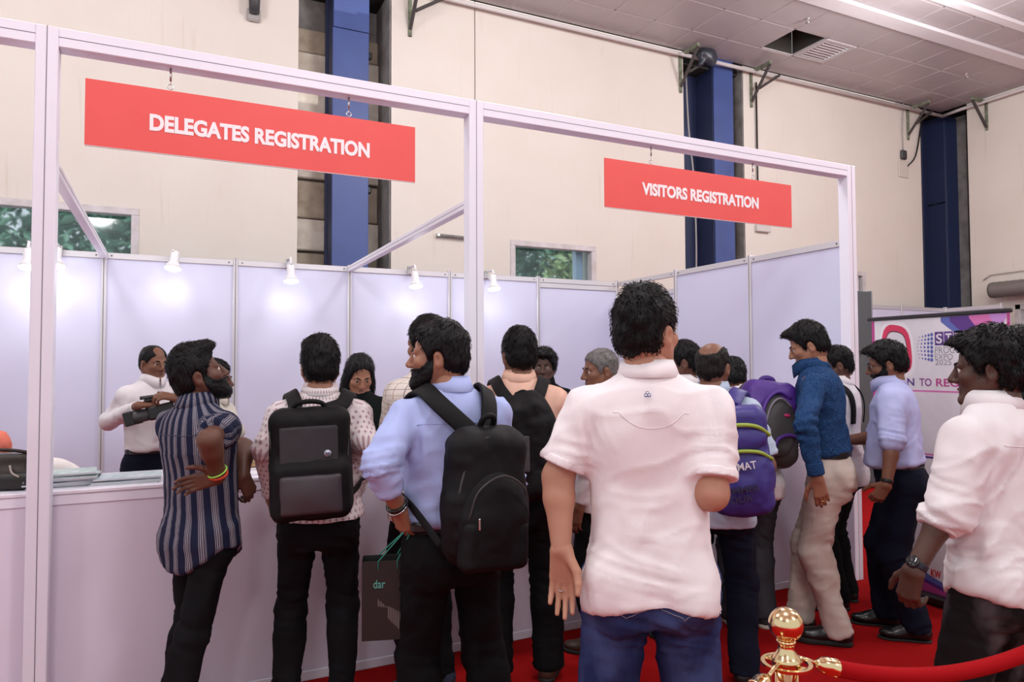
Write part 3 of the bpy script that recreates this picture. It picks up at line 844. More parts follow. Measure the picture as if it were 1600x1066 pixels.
CURL = {'relax': (16, 26, 16), 'flat': (4, 6, 4), 'grip': (62, 82, 50), 'half': (36, 52, 30), 'fist': (82, 92, 60)}
def hand_prims(w, fore, a, n, right, curl, sc=1.0, thumb=0.0):
    a = nrm(a); n = np.asarray(n, float); n = nrm(n-a*(n@a))
    l = np.cross(a, n) if right else np.cross(n, a)
    cu = CURL[curl] if isinstance(curl, str) else curl
    P = [(cap(w-nrm(fore)*.075*sc, w, .031*sc, .0275*sc), .02)]
    for i in range(4):
        lo = (.026, .0085, -.009, -.0255)[i]*sc; fo = (.086, .09, .086, .077)[i]*sc
        k = w+a*fo+l*lo
        P.append((cap(w+a*.008*sc+l*lo*.62, k, .0165*sc, .0108*sc), .012*sc))
        q = k; th = 0.0; ln = (.042, .047, .044, .035)[i]*sc
        sp = (.06, .015, -.03, -.09)[i]
        for j in range(3):
            th += math.radians(cu[j]*(1, 1.03, 1.06, 1.1)[i])
            d = nrm((a+l*sp)*math.cos(th)+n*math.sin(th))
            e = q+d*ln*(1, .62, .52)[j]
            P.append((cap(q, e, (.0093, .0086, .0078)[j]*sc, (.0086, .0078, .0066)[j]*sc), .0035*sc if j else .006*sc))
            q = e
    b = w+a*.022*sc+l*.022*sc+n*.006*sc
    d1 = nrm(a*.62+l*(.72-thumb*.5)+n*(.28+thumb*.5)); e1 = b+d1*.046*sc
    d2 = nrm(a*.86+l*(.38-thumb*.5)+n*(.22+thumb*.6)); e2 = e1+d2*.034*sc
    d3 = nrm(a*.93+l*(.2-thumb*.5)+n*(.2+thumb*.7)); e3 = e2+d3*.026*sc
    P += [(cap(w+l*.01*sc, e1, .017*sc, .0125*sc), .012*sc), (cap(e1, e2, .0118*sc, .0102*sc), .005*sc), (cap(e2, e3, .0102*sc, .0076*sc), .004*sc)]
    return P

HB = [  # the head: kind, a, b/radii, r, k
    ('e', (0, -.014, .035), (.0755, .096, .086), .02), ('e', (0, .028, -.04), (.060, .062, .078), .03), ('e', (0, -.05, -.02), (.062, .05, .06), .03),
    ('c', (.054, .0, -.045), (.018, .074, -.1), .021, .017, .02), ('c', (-.054, .0, -.045), (-.018, .074, -.1), .021, .017, .02),
    ('e', (0, .078, -.101), (.022, .018, .017), .018), ('e', (.041, .06, -.022), (.024, .024, .022), .02), ('e', (-.041, .06, -.022), (.024, .024, .022), .02),
    ('c', (.042, .073, .02), (.012, .085, .017), .011, .011, .012), ('c', (-.042, .073, .02), (-.012, .085, .017), .011, .011, .012),
    ('c', (0, .086, .012), (0, .109, -.029), .0085, .0125, .010), ('e', (.0125, .098, -.034), (.0095, .011, .0085), .006), ('e', (-.0125, .098, -.034), (.0095, .011, .0085), .006),
    ('c', (-.017, .083, -.0605), (.017, .083, -.0605), .0072, .0072, .006), ('c', (-.015, .083, -.0735), (.015, .083, -.0735), .0085, .0085, .006),
    ('s', (.031, .094, .001), (.0135, .0125, .0095), .008), ('s', (-.031, .094, .001), (.0135, .0125, .0095), .008),
    ('c', (.020, .0825, .0112), (.043, .0775, .0095), .0062, .0052, .004), ('c', (-.020, .0825, .0112), (-.043, .0775, .0095), .0062, .0052, .004),
    ('c', (.020, .0815, -.0105), (.043, .0765, -.0095), .0058, .005, .004), ('c', (-.020, .0815, -.0105), (-.043, .0765, -.0095), .0058, .005, .004),
    ('s', (0, .096, -.0668), (.021, .010, .0016), .002)]

def hair_bound(z, hl):
    return np.interp(z, [-.2, -.04, -.036, 0, .03, .055, .075+hl, .092+hl, .14], [-.022, -.022, .02, .034, .05, .066, .078, .098, .3])

def add_tufts(V, Fq, Nn, count, ln, lift, wid, flow, rng, mask=None):
    ids = np.arange(len(V)) if mask is None else np.nonzero(mask)[0]
    if len(ids) == 0 or count == 0: return V, [Fq]
    p = rng.choice(ids, count)
    B = V[p]; n = Nn[p]; d = flow(B); d = d-n*(d*n).sum(1)[:, None]; d /= np.linalg.norm(d, axis=1)[:, None]+1e-9
    d = d+rng.normal(0, .28, d.shape); d = d-n*(d*n).sum(1)[:, None]*.8; d /= np.linalg.norm(d, axis=1)[:, None]+1e-9
    s = np.cross(n, d); L = ln*rng.uniform(.5, 1.25, (count, 1)); U = lift*rng.uniform(.2, 1.3, (count, 1)); w = wid*rng.uniform(.6, 1.3, (count, 1))
    b = B-n*.003
    mid = B+d*L*.5+n*(U*.8); tip = B+d*L+n*U*.55
    tv = np.stack([b-s*w, b+s*w, b+n*w*1.4, mid-s*w*.7, mid+s*w*.7, mid+n*w*1.0, tip], 1).reshape(-1, 3)
    o = len(V)+np.arange(count)[:, None]*7
    q = np.concatenate([o+np.array(x)[None] for x in ((0, 2, 5, 3), (2, 1, 4, 5), (1, 0, 3, 4))])
    t = np.concatenate([o+np.array(x)[None] for x in ((3, 5, 6), (5, 4, 6), (4, 3, 6))])
    return np.vstack([V, tv]), [np.vstack([Fq, q]), t]

class Person: pass

def person(label, x, y, heading, H=1.72, wd=1.0, belly=0.0, lean=0.0, side=0.0, twist=0.0, py=0.0, px=0.0, head=(0, 0, 0), hfwd=.02, hlat=0.0, neck=1.0,
           skin='brown', hair=None, beard=None, face=True, shirt=None, trousers=None, shoes=None, arms=None, feet=None, lod=1.14, seed=1, hscale=1.0,
           group=None, shrug=0.0):
    rng = np.random.default_rng(seed)
    s = H/1.72; sh = hscale*(.55+.45*s)*1.0
    A = Person(); A.s = s
    root = empty('person', (x, y, 0), math.radians(heading), label=label, category='person', group=group)
    A.root = root; A.loc = np.array([x, y, 0.]); A.Rz = rotz(math.radians(heading))
    A.w2l = lambda p: A.Rz.T@(np.asarray(p, float)-A.loc)
    A.l2w = lambda p: A.Rz@np.asarray(p, float)+A.loc
    ln, sd = math.radians(lean), math.radians(side)
    up = nrm([math.sin(sd), math.sin(ln), math.cos(ln)*math.cos(sd)])
    ctw = rotz(math.radians(twist)); cf = ctw@np.array([0, 1., 0]); right = nrm(np.cross(cf, up)); cf = np.cross(up, right)
    P0 = np.array([px, py, .93*s]); L = .545*s
    Nb = P0+up*L*1.0
    A.up, A.right, A.fwd, A.P0, A.L, A.Nb = up, right, cf, P0, L, Nb
    sj = {}
    for sg, nm in ((1, 'R'), (-1, 'L')):
        sj[nm] = P0+up*L*(.80+shrug)+right*sg*.172*wd*s
    A.sj = sj
    yaw, pit, rol = [math.radians(v) for v in head]
    Rh = rotz(yaw)@rotx(pit)@roty(rol); A.Rh = Rh
    hc = Nb+up*.048*s*neck+np.array([0, 0, .062*s*neck])+cf*hfwd*s+right*hlat*s; A.hc = hc; A.sh = sh
    H2 = lambda p: hc+sh*(Rh@np.asarray(p, float))
    A.H2 = H2
    # ---- arms: elbow, wrist in local coordinates or world through ('w', point)
    arms = arms or {}
    A.arm = {}
    for nm, sg in (('R', 1), ('L', -1)):
        a = dict(arms.get(nm, {}))
        S = sj[nm]
        def res(v, dflt):
            if v is None: return dflt
            if isinstance(v, tuple) and len(v) == 2 and v[0] == 'w': return A.w2l(v[1])
            return np.asarray(v, float)*s
        E = res(a.get('e'), S+np.array([sg*.05, -.03, -.29])*s)
        W = res(a.get('w'), E+np.array([sg*.0, .07, -.24])*s)
        for kk in ('dir', 'palm'):
            if 'w'+kk in a: a[kk] = A.Rz.T@np.asarray(a['w'+kk], float)
        fd = a.get('dir'); fd = nrm(W-E) if fd is None else nrm(fd)
        pn = a.get('palm'); pn = np.array([-sg, .1, 0.]) if pn is None else np.asarray(pn, float)
        A.arm[nm] = dict(S=S, E=E, W=W, dir=fd, palm=pn, curl=a.get('curl', 'relax'), thumb=a.get('thumb', 0.0), hs=a.get('hs', 1.0))
    sk = SKIN[skin]
    # ---- body: torso and arms, then head and hands at a finer step, one mesh
    bt = [(-.05, .15, .1, .115), (.15, .135+.1*belly, .095+belly, .09), (.4, .145, .1+belly*.5, .088), (.68, .165, .11, .105), (.84, .155, .09, .1), (.94, .09, .062, .07), (1.02, .05, .05, .055)]
    bt = [(t, w*wd*s, a*s, b*s) for t, w, a, b in bt]
    pr = [(trunk(P0, up, cf, L, bt, lean_fix=math.tan(ln)), .02)]
    for nm in 'RL':
        a = A.arm[nm]
        fat = a.get('fat', wd**.5); slv = (shirt or {}).get('sleeve', 'long'); cu_ = .84 if slv != 'short' else 1.0; cf_ = .72 if slv == 'long' else 1.0; ce_ = .78 if slv == 'rolled' else 1.0
        pr += [(cap(Nb-up*.03*s, a['S'], .04*s, .045*s), .05), (cap(a['S'], a['E'], .049*s*fat*cu_, .041*s*fat*cu_*(cf_**.5)), .035), (cap(a['E'], a['E']+(a['W']-a['E'])*.3, .0415*s*fat*cf_*ce_, .0425*s*fat*cf_*ce_), .03),
               (cap(a['E']+(a['W']-a['E'])*.3, a['W'], .0425*s*fat*cf_*(ce_**.5), .0275*s), .02)]
    ne = H2((0, -.022, -.05))
    nr = .054*s*wd**.5
    pr.append((cap(Nb-up*.06*s, ne, nr*1.05, nr), .045))
    V, F = field_of(pr, .011*lod).mesh()
    Vs, Fs, n0 = [V], [F], len(V)
    hp = [(cap(Nb-up*.02*s, ne, nr*1.02, nr), .03)]
    for pz in HB:
        if pz[0] == 'c': hp.append((cap(H2(pz[1]), H2(pz[2]), pz[3]*sh, pz[4]*sh), pz[5]*sh))
        else: hp.append((ell(H2(pz[1]), np.array(pz[2])*sh, Rh.T), (pz[3] if pz[0] == 'e' else -pz[3])*sh))
    for sg in (1, -1):
        Re = Rh@rotz(-sg*.42)@rotx(-.2)
        hp += [(ell(H2((sg*.0765, -.012, -.012)), np.array((.0085, .02, .031))*sh, Re.T), .006), (ell(H2((sg*.0745, -.006, -.034)), np.array((.007, .011, .011))*sh, Re.T), .008)]
        hp += [(ell(H2((sg*.087, -.008, -.010)), np.array((.007, .0105, .017))*sh, Re.T), -.004)]
    V, F = field_of(hp, .0046*lod).mesh()
    Vs.append(V); Fs.append(F+n0); n0 += len(V)
    for nm in 'RL':
        a = A.arm[nm]
        V, F = field_of(hand_prims(a['W'], a['W']-a['E'], a['dir'], a['palm'], nm == 'R', a['curl'], .98*s*a['hs'], a['thumb']), .0033*lod).mesh()
        Vs.append(V); Fs.append(F+n0); n0 += len(V)
    A.body = mesh_obj('body', np.vstack(Vs), np.vstack(Fs), sk, root)
    # ---- face
    if face:
        sv, sf = lathe_mesh([(math.sin(t)*.0118, -math.cos(t)*.0118) for t in np.linspace(.05, math.pi-.05, 11)], 14)
        sv = sv@rotx(-math.pi/2).T
        f4 = np.array([f for f in sf if len(f) == 4]); f3 = np.array([f for f in sf if len(f) == 3])
        mi = [1 if sv[list(f)].mean(0)[1] > .0093 else 0 for f in f4]+[1 if sv[list(f)].mean(0)[1] > .009 else 0 for f in f3]
        for sg in (1, -1):
            V = (sv@rotz(-sg*.12).T+np.array((sg*.031, .0765, .0005)))@(Rh.T)*sh+hc
            mesh_obj('eye', V, [f4, f3], [EYE_W, EYE_D], root, midx=mi)
            pts = np.array([H2((sg*xx, yy, zz)) for xx, yy, zz in ((.012, .0935, .019), (.024, .0915, .0235), (.037, .083, .0245), (.048, .070, .02))])
            V, F = tube_mesh(spline(pts, 8), np.array([.003, .004, .0045, .0045, .004, .0035, .0025, .001])*sh, 6)
            MB()._add(V, F).build('eyebrow', HAIR_BLACK, root, True)
        pts = np.array([H2(q) for q in ((-.022, .0815, -.066), (-.01, .0905, -.0625), (0, .0915, -.0635), (.01, .0905, -.0625), (.022, .0815, -.066))])
        V, F = tube_mesh(spline(pts, 9), np.array([.001, .0035, .005, .0055, .005, .0055, .005, .0035, .001])*sh*.9, 6)
        MB()._add(V, F).build('lips', LIP, root, True)
    # ---- hair
    if hair is not None: make_hair(A, hair, rng)
    if beard is not None: make_beard(A, beard, rng)
    if shirt is not None: make_shirt(A, shirt, wd, belly, ln, lod, rng)
    if trousers is not None: make_trousers(A, trousers, shoes, feet, wd, belly, lod, rng)
    return A

def make_hair(A, st, rng):
    ts, tb, tt = st.get('side', .008), st.get('back', .008), st.get('top', .022)
    hl = st.get('line', 0.0); nape = st.get('nape', -.072)
    pr = [(ell((0, -.012, .036), (.0765+ts, .0975+tb, .087+tt)), .02), (ell((0, -.052, -.018), (.0625+ts*.8, .0505+tb, .062)), .025)]
    for e in st.get('extra', []): pr.append((ell(e[0], e[1]), e[2] if len(e) > 2 else .02))
    f = field_of(pr, .0048)
    low = st.get('long', False)
    if not low:
        fade = st.get('fade', .35)
        f.cut(lambda X, Y, Z: np.maximum((Y-hair_bound(Z, hl)-.006*np.cos(X*40)+0*X)*.8, (nape+fade*np.maximum(Y+.03, 0)-Z)+0*X))
        for sg in (1, -1):
            f.sub(ell((sg*.085, -.006, -.016), (.03, .026, .037)), .012)
    else:
        f.cut(lambda X, Y, Z: (Y-np.interp(Z, [-.3, -.06, 0, .05, .085, .11, .14], [.03, .03, .035, .05, .07, .1, .3])+0*X-.012*np.abs(X/.07))*.8)
    for b in st.get('bald', []): f.sub(ell(b[0], b[1]), .012)
    V, F = f.mesh()
    n = vnormals(V, F)
    c0 = np.array(st.get('crown', (.012, -.062, .125)))
    d = V-c0; az = np.arctan2(d[:, 0], d[:, 1]); rr = np.linalg.norm(d, axis=1)
    wav = st.get('wave', 0.0)
    strand = vnoise(np.stack([az*14, rr*16+wav*np.sin(az*6), V[:, 2]*10], 1), 5)*.0028+vnoise(V*np.array([38, 38, 30]), 9)*st.get('lump', .003)
    V = V+n*strand[:, None]
    cnt = int(st.get('tufts', 1000)*1.35); tl = st.get('tl', .024); lift = st.get('lift', .0045)
    fl = st.get('flow')
    def flow(B):
        q = B-c0
        if fl is not None: q = q/np.linalg.norm(q, axis=1)[:, None]*.6+np.array(fl)*np.clip((B[:, 2:]-.03)/.06, 0, 1)
        q = q*np.array([1, 1, 1.])-np.array([0, 0, .03])
        return q
    V, F = add_tufts(V, F, n, cnt, tl, lift, st.get('tw', .0014), flow, rng)
    m = {'black': HAIR_BLACK, 'grey': HAIR_GREY, 'brown': HAIR_BROWN}[st.get('col', 'black')]
    mesh_obj('hair', A.hc+A.sh*(V@A.Rh.T), F, m, A.root)

def make_beard(A, st, rng):
    th = st.get('th', .007)
    pr = []
    for pz in HB:
        if pz[0] == 's' or abs(pz[1][2]+.0) > .2: continue
        if pz[0] == 'c': pr.append((cap(pz[1], pz[2], pz[3], pz[4]), pz[5]))
        else: pr.append((ell(pz[1], pz[2]), pz[3]))
    f = Field((-.1, -.02, -.15), (.1, .14, .04), .0045)
    for p_, k in pr: f.add(p_, k)
    tz = np.interp(f.ax[2], [-.13, -.09, -.05, .0, .03], [th*1.35, th*1.2, th*.8, th*.45, th*.25]).astype(np.float32)
    f.f = f.f-tz[None, None, :]
    f.cut(lambda X, Y, Z: np.maximum(Z-np.interp(Y, [-.02, .012, .024, .032, .045, .06, .12], [.03, .03, .012, -.016, -.032, -.042, -.047])+0*X, (np.interp(Z, [-.12, -.07, -.045, .03], [.03, .012, .006, .008])-Y)+0*X))
    f.sub(ell((0, .1, -.0675), (.021, .03, .0105)), .003)
    f.sub(ell((0, .1, -.03), (.03, .03, .026)), .003)
    if st.get('tache', True):
        for sg in (1, -1):
            f.add(cap((sg*.002, .094, -.0505), (sg*.022, .083, -.057), .0062, .0055), .004)
            f.add(cap((sg*.022, .081, -.057), (sg*.03, .073, -.085), .005, .006), .006)
    V, F = f.mesh(); n = vnormals(V, F)
    V = V+n*(vnoise(V*130, 3)*.0016)[:, None]
    V, F = add_tufts(V, F, n, st.get('tufts', 260), .010, .003, .0012, lambda B: np.tile(np.array([[0, .15, -1.]]), (len(B), 1)), rng)
    mesh_obj('beard', A.hc+A.sh*(V@A.Rh.T), F, HAIR_BLACK, A.root)

def garment_uv(A, V, sleeves):
    d = V-A.P0; t = d@A.up; xx = d@A.right; yy = d@A.fwd
    U = np.stack([np.arctan2(xx, -yy)*.165, t, np.zeros(len(V))], 1)
    best = np.full(len(V), .5)
    for (a, b) in sleeves:
        L2 = (b-a)@(b-a); tt = np.clip((V-a)@(b-a)/L2, -.2, 1.1); q = V-a-tt[:, None]*(b-a); r = np.linalg.norm(q, axis=1)
        ax = nrm(b-a); e1 = nrm(np.cross(ax, A.fwd+.3*A.right)); e2 = np.cross(ax, e1)
        m = (r < .085) & (tt > .08) & (r < best)
        best[m] = r[m]
        U[m] = np.stack([np.arctan2(q[m]@e1, q[m]@e2)*.06, tt[m]*math.sqrt(L2)+.5, np.ones(m.sum())], 1)
    return U

def fold(V, F, joints, amp, seed, vert=(9, 9, 3.0), amp_v=None, quiet=None):
    """cloth folds: long vertical drape plus compressed creases round the joints (point, radius, axis)"""
    n = vnormals(V, F)
    w = np.stack([vnoise(V*7, seed+3), vnoise(V*7, seed+4), vnoise(V*7, seed+5)], 1)*.035
    Vw = V+w
    d = vnoise(Vw*np.array(vert), seed)*(amp*.9 if amp_v is None else amp_v)
    d += vnoise(Vw*np.array([16, 16, 9]), seed+1)*amp*.35
    q1 = Vw@rot_about((1, .3, .2), .5).T; q2 = Vw@rot_about((.4, 1, -.2), -.55).T
    r1 = (1-np.abs(vnoise(q1*np.array([5, 5, 17]), seed+11)))**4; r2 = (1-np.abs(vnoise(q2*np.array([15, 6, 5]), seed+12)))**4
    msk = .5+.5*vnoise(V*4, seed+13)
    d += amp*(.8*r1*msk+.7*r2*(1-msk)-.25)
    for p, r, ax in joints:
        p = np.asarray(p); ax = nrm(ax)
        q = np.linalg.norm(V-p, axis=1); g = np.exp(-(q/r)**2)
        al = (Vw-p)@ax
        per = Vw-p-al[:, None]*ax
        nn = vnoise(np.stack([al*34+per[:, 0]*9, per[:, 1]*8, per[:, 2]*8+per[:, 0]*5], 1), seed+7)
        d += g*(1-np.abs(nn)*2)*amp*1.1
    if quiet is not None:
        q = np.linalg.norm(V-quiet, axis=1); d = d*np.clip((q-.08)/.09, .0, 1)
    return V+n*d[:, None]

def make_shirt(A, st, wd, belly, ln, lod, rng):
    s = A.s; ez = st.get('ease', 1.0)
    m = st['mat']; tucked = st.get('tuck', False)
    hem = st.get('hem', -.24)
    b = belly
    if tucked:
        tab = [(.105, .162+.1*b, .116+b, .116), (.14, .173+.1*b, .13+b*1.1, .13), (.22, .17+.1*b, .13+b*1.1, .12)]
    else:
        tab = [(hem, .182, .126+b*.6, .148), (-.08, .181, .127+b*.8, .148), (.12, .177+.1*b, .126+b*1.05, .135), (.22, .175+.1*b, .126+b*1.1, .126)]
    tab += [(.42, .173+.05*b, .126+b*.6, .118), (.64, .184, .13, .128), (.76, .18, .116, .126), (.86, .15, .096, .114), (.94, .10, .076, .092), (1.0, .068, .066, .072)]
    sq = st.get('tw', 1.0)
    tab = [(t, w*wd*s*ez*(sq if t < .7 else 1), a*s*ez, bb*s*ez) for t, w, a, bb in tab]
    pr = [(trunk(A.P0, A.up, A.fwd, A.L, tab, lean_fix=math.tan(ln)), .02)]
    mode = st.get('sleeve', 'long'); sl = []; joints = []
    fat = wd**.5
    sr = st.get('sr', 1.0)
    for nm in 'RL':
        a = A.arm[nm]; S, E, W = a['S'], a['E'], a['W']
        pr.append((cap(A.Nb-A.up*.042*s, S+A.up*.004*s, .04*s, .052*s*fat), .06))
        if mode == 'short':
            fr = st.get('frac', .62); q = S+(E-S)*fr
            pr.append((cap(S, q, .058*s*fat*sr, .0655*s*fat*sr, (False, True)), .035)); sl.append((S, q)); joints.append((S+(q-S)*.5+np.array([0, 0, -.03]), .08, E-S))
        else:
            fr = st.get('frac', .93); q = E+(W-E)*fr
            e = .0565*s*fat*sr
            pr.append((cap(S, E, .058*s*fat*sr, e), .035))
            pr.append((cap(E, q, e, (.047 if mode == 'rolled' else .04)*s*sr, (False, True)), .02)); sl += [(S, E), (E, q)]
            joints.append((E, .1, W-S))
        a['cuff'] = q; a['cdir'] = nrm(q-(S if mode == 'short' else E))
        joints.append((S-A.up*.08*s, .1, A.right))
    joints.append((A.P0+A.up*A.L*(.1 if tucked else -.02), .14, A.up))
    if not tucked:
        hw = wd**.6
        for sg in (1, -1):
            pr.append((ell(A.P0*np.array([1, 1, 0])+np.array([sg*.076*hw, -.055, .87])*s, np.array([.097*hw, .09, .112])*s*st.get('butt', 1.0)), .05))
            pr.append((cap(A.P0*np.array([1, 1, 0])+np.array([sg*.088*hw, 0, .89])*s, A.P0*np.array([1, 1, 0])+np.array([sg*.092*hw, 0.0, .72])*s, .1*hw*s*st.get('butt', 1.0)**.4, .098*hw*s*st.get('butt', 1.0)**.4), .04))
    A.shirt_prims = pr
    f = field_of(pr, .0095*lod)
    if not tucked:
        zh = A.P0[2]+hem*A.L*A.up[2]
        f.cut(lambda X, Y, Z: zh-Z+0*X+0*Y)
    hc = st.get('hemcurve')
    if hc:
        zc, rise = hc
        f.cut(lambda X, Y, Z: (zc*s+rise*s*np.clip(((X*A.right[0]+Y*A.right[1])/(.165*s*wd))**2, 0, 1.2)-Z))
    V, F = f.mesh()
    amp = st.get('amp', .009)*s
    V2 = fold(V, F, joints, amp, int(rng.integers(1000)), vert=st.get('vert', (9, 9, 2.6)), quiet=A.Nb)
    uv = garment_uv(A, V, sl)
    A.shirt = mesh_obj('shirt', V2, F, m, A.root, attr={'cuv': uv})
    # collar
    col = st.get('collar', 'shirt')
    if col:
        cm = st.get('cmat', m)
        n = 40; rings = []
        hgt = .044*s if col == 'shirt' else .036*s
        base = A.Nb-A.up*.008*s+A.fwd*.006*s
        fall = [(1.05, 0.0, 0), (1.04, hgt, 0), (1.10, hgt+.004*s, 0), (1.22, hgt*.55, 1), (1.36, -.010*s, 1)]
        for r, z, k in fall:
            ring = []
            for i in range(n):
                th = 2*math.pi*(i+.5)/n
                fr = max(0, math.cos(th))**3
                ring.append(base+A.right*math.sin(th)*.066*s*r*wd**.4+A.fwd*(math.cos(th)*.069*s*r*(1+.15*fr)+z*.35)+A.up*(z-fr*.03*s-(fr*.012*s if k else 0)))
            rings.append(ring)
        V = np.array(rings).reshape(-1, 3)
        # thickness
        F = [(i*n+j, i*n+(j+1) % n, (i+1)*n+(j+1) % n, (i+1)*n+j) for i in range(len(fall)-1) for j in range(n) if j not in (n-1,)]
        o = MB()._add(V, F).build('collar', cm, A.root, True)
        u = garment_uv(A, V, [])
        at = o.data.attributes.new('cuv', 'FLOAT_VECTOR', 'POINT'); u[:, 1] = u[:, 1]*1.0; at.data.foreach_set('vector', u.astype(np.float32).ravel())
        md = o.modifiers.new('thickness', 'SOLIDIFY'); md.thickness = .003
    cu = st.get('cuff')
    if cu:
        for nm in 'RL':
            a = A.arm[nm]; q, d = a['cuff'], a['cdir']
            w_, r_ = cu
            rr = ((.0655*fat if mode == 'short' else .047) if mode != 'long' else .04)*s*sr
            pr2 = [(cap(q-d*w_*s, q+d*.004*s, (rr+r_*s), (rr+r_*s*.8), (True, True)), .004)]
            f2 = field_of(pr2, .006)
            V, F = f2.mesh(); V = fold(V, F, [], .0015*s, 3)
            mesh_obj('cuff', V, F, st.get('cufmat', m), A.root, attr={'cuv': garment_uv(A, V, sl)})

def sdf_at(prims, p):
    p = np.atleast_2d(p); f = np.full(len(p), 1.0)
    for (fn, lo, hi), k in prims:
        d = fn(p[:, 0], p[:, 1], p[:, 2]); hh = np.maximum(k-np.abs(f-d), 0)/k
        f = np.minimum(f, d)-hh*hh*k*.25
    return f

def grad_at(prims, p, e=.004):
    p = np.atleast_2d(p); g = np.zeros_like(p)
    for i in range(3):
        q = np.zeros(3); q[i] = e
        g[:, i] = sdf_at(prims, p+q)-sdf_at(prims, p-q)
    return g/(np.linalg.norm(g, axis=1)[:, None]+1e-9)

def drape(prims, pts, off=.006, only_in=True):
    p = np.array(pts, float)
    for _ in range(6):
        d = sdf_at(prims, p); g = grad_at(prims, p); mv = off-d
        if only_in: mv = np.maximum(mv, 0)
        p = p+g*mv[:, None]
    return p, grad_at(prims, p)

def make_trousers(A, st, shoes, feet, wd, belly, lod, rng):
    s = A.s; m = st['mat']
    hw = wd**.6
    top = st.get('top', 1.0 if st.get('belt') else .93)
    b = belly
    P = A.P0*np.array([1, 1, 0])+np.array([0, 0, .80*s]); L = (top-.80)*s
    tab = [(-.15, .14, .09, .1), (.2, .165, .105+b*.4, .118), (.55, .163, .108+b*.7, .118), (1.0, .152+.1*b, .106+b, .106)]
    tab = [(t, w*hw*s, a*s, bb*s) for t, w, a, bb in tab]
    pr = [(trunk(P, (0, 0, 1), (0, 1, 0), L, tab, ext=.3), .03)]
    for sg in (1, -1):
        pr.append((ell(P+np.array([sg*.076*hw, -.055, .07])*s, np.array([.085*hw, .078, .1])*s*st.get('butt', 1.0)), .05))
    feet = feet or {}
    r0, r1, r2 = st.get('r', (.093, .069, .062)); joints = [(P, .14, (0, 0, 1))]
    hz = st.get('hemz', .055)*s
    A.ank = {}
    lg = []
    for sg, nm in ((1, 'R'), (-1, 'L')):
        fx = feet.get(nm, (sg*.1, 0.0, sg*-8))
        if len(fx) == 4: w = A.w2l(fx[0:2]+(0,)); ank = np.array([w[0], w[1], .085*s]); ta = fx[2]
        else: ank = np.array([fx[0]*s, fx[1]*s, .085*s]); ta = fx[2]
        td = rotz(math.radians(ta))@np.array([0, 1., 0])
        hip = A.P0*np.array([1, 1, 0])+np.array([sg*.088*hw*s, 0, .89*s])
        kn = two_bone(hip, ank, .42*s, .405*s, td+np.array([0, .3, 0]))
        if 'knee' in st and nm in st['knee']: kn = kn+np.array(st['knee'][nm])*s
        A.ank[nm] = (ank, td); 
        lo = ank+nrm(kn-ank)*(hz-ank[2]) if ank[2] > hz else ank
        lo = ank+(kn-ank)*((hz-ank[2])/max(kn[2]-ank[2], .05))
        pr += [(cap(hip, kn, r0*hw*s, r1*s*wd**.4), .03), (ell(kn+(lo-kn)*.3-td*.012*s, np.array([r1*.98, r1*.98, .13])*s*wd**.3), .03), (cap(kn, lo, r1*s*wd**.4, r2*s, (False, True)), .03)]
        joints += [(kn-td*.03, .12, kn-ank), (lo+np.array([0, 0, .05]), .10, (0, 0, 1)), (hip+np.array([0, -.02, -.08*s]), .12, (.2*sg, .1, 1))]
        lg += [(hip, kn), (kn, lo)]
    A.trouser_prims = pr
    V, F = field_of(pr, .0105*lod).mesh()
    uv = garment_uv(A, V, [])
    amp = st.get('amp', .009)*s
    V = fold(V, F, joints, amp, int(rng.integers(1000)), vert=(8, 8, 3.2), amp_v=amp*.5)
    A.trousers = mesh_obj('trousers', V, F, m, A.root, attr={'cuv': uv})
    if st.get('belt'):
        zc = (top-.022)*s
        ang = np.linspace(0, 2*math.pi, 48, endpoint=False)
        pts = np.stack([np.cos(ang)*.3, np.sin(ang)*.3, np.full(48, 0.)], 1)+A.P0*np.array([1, 1, 0])+np.array([0, 0, zc])
        for _ in range(14):
            d = sdf_at(pr[:1], pts); dr = (A.P0-pts)*np.array([1, 1, 0]); dr /= np.linalg.norm(dr, axis=1)[:, None]
            pts = pts+dr*np.clip(d-.005, -.1, .1)[:, None]*.9
        nn = -dr
        Pp = np.vstack([pts, pts[:2]]); Nn = np.vstack([nn, nn[:2]])
        V, F = ribbon_mesh(Pp, Nn, .034*s, .004)
        MB()._add(V, F).build('belt', BELT_BLK, A.root, False)
    if shoes:
        for nm in 'RL':
            ank, td = A.ank[nm]
            make_shoe(A, ank, td, shoes, s)

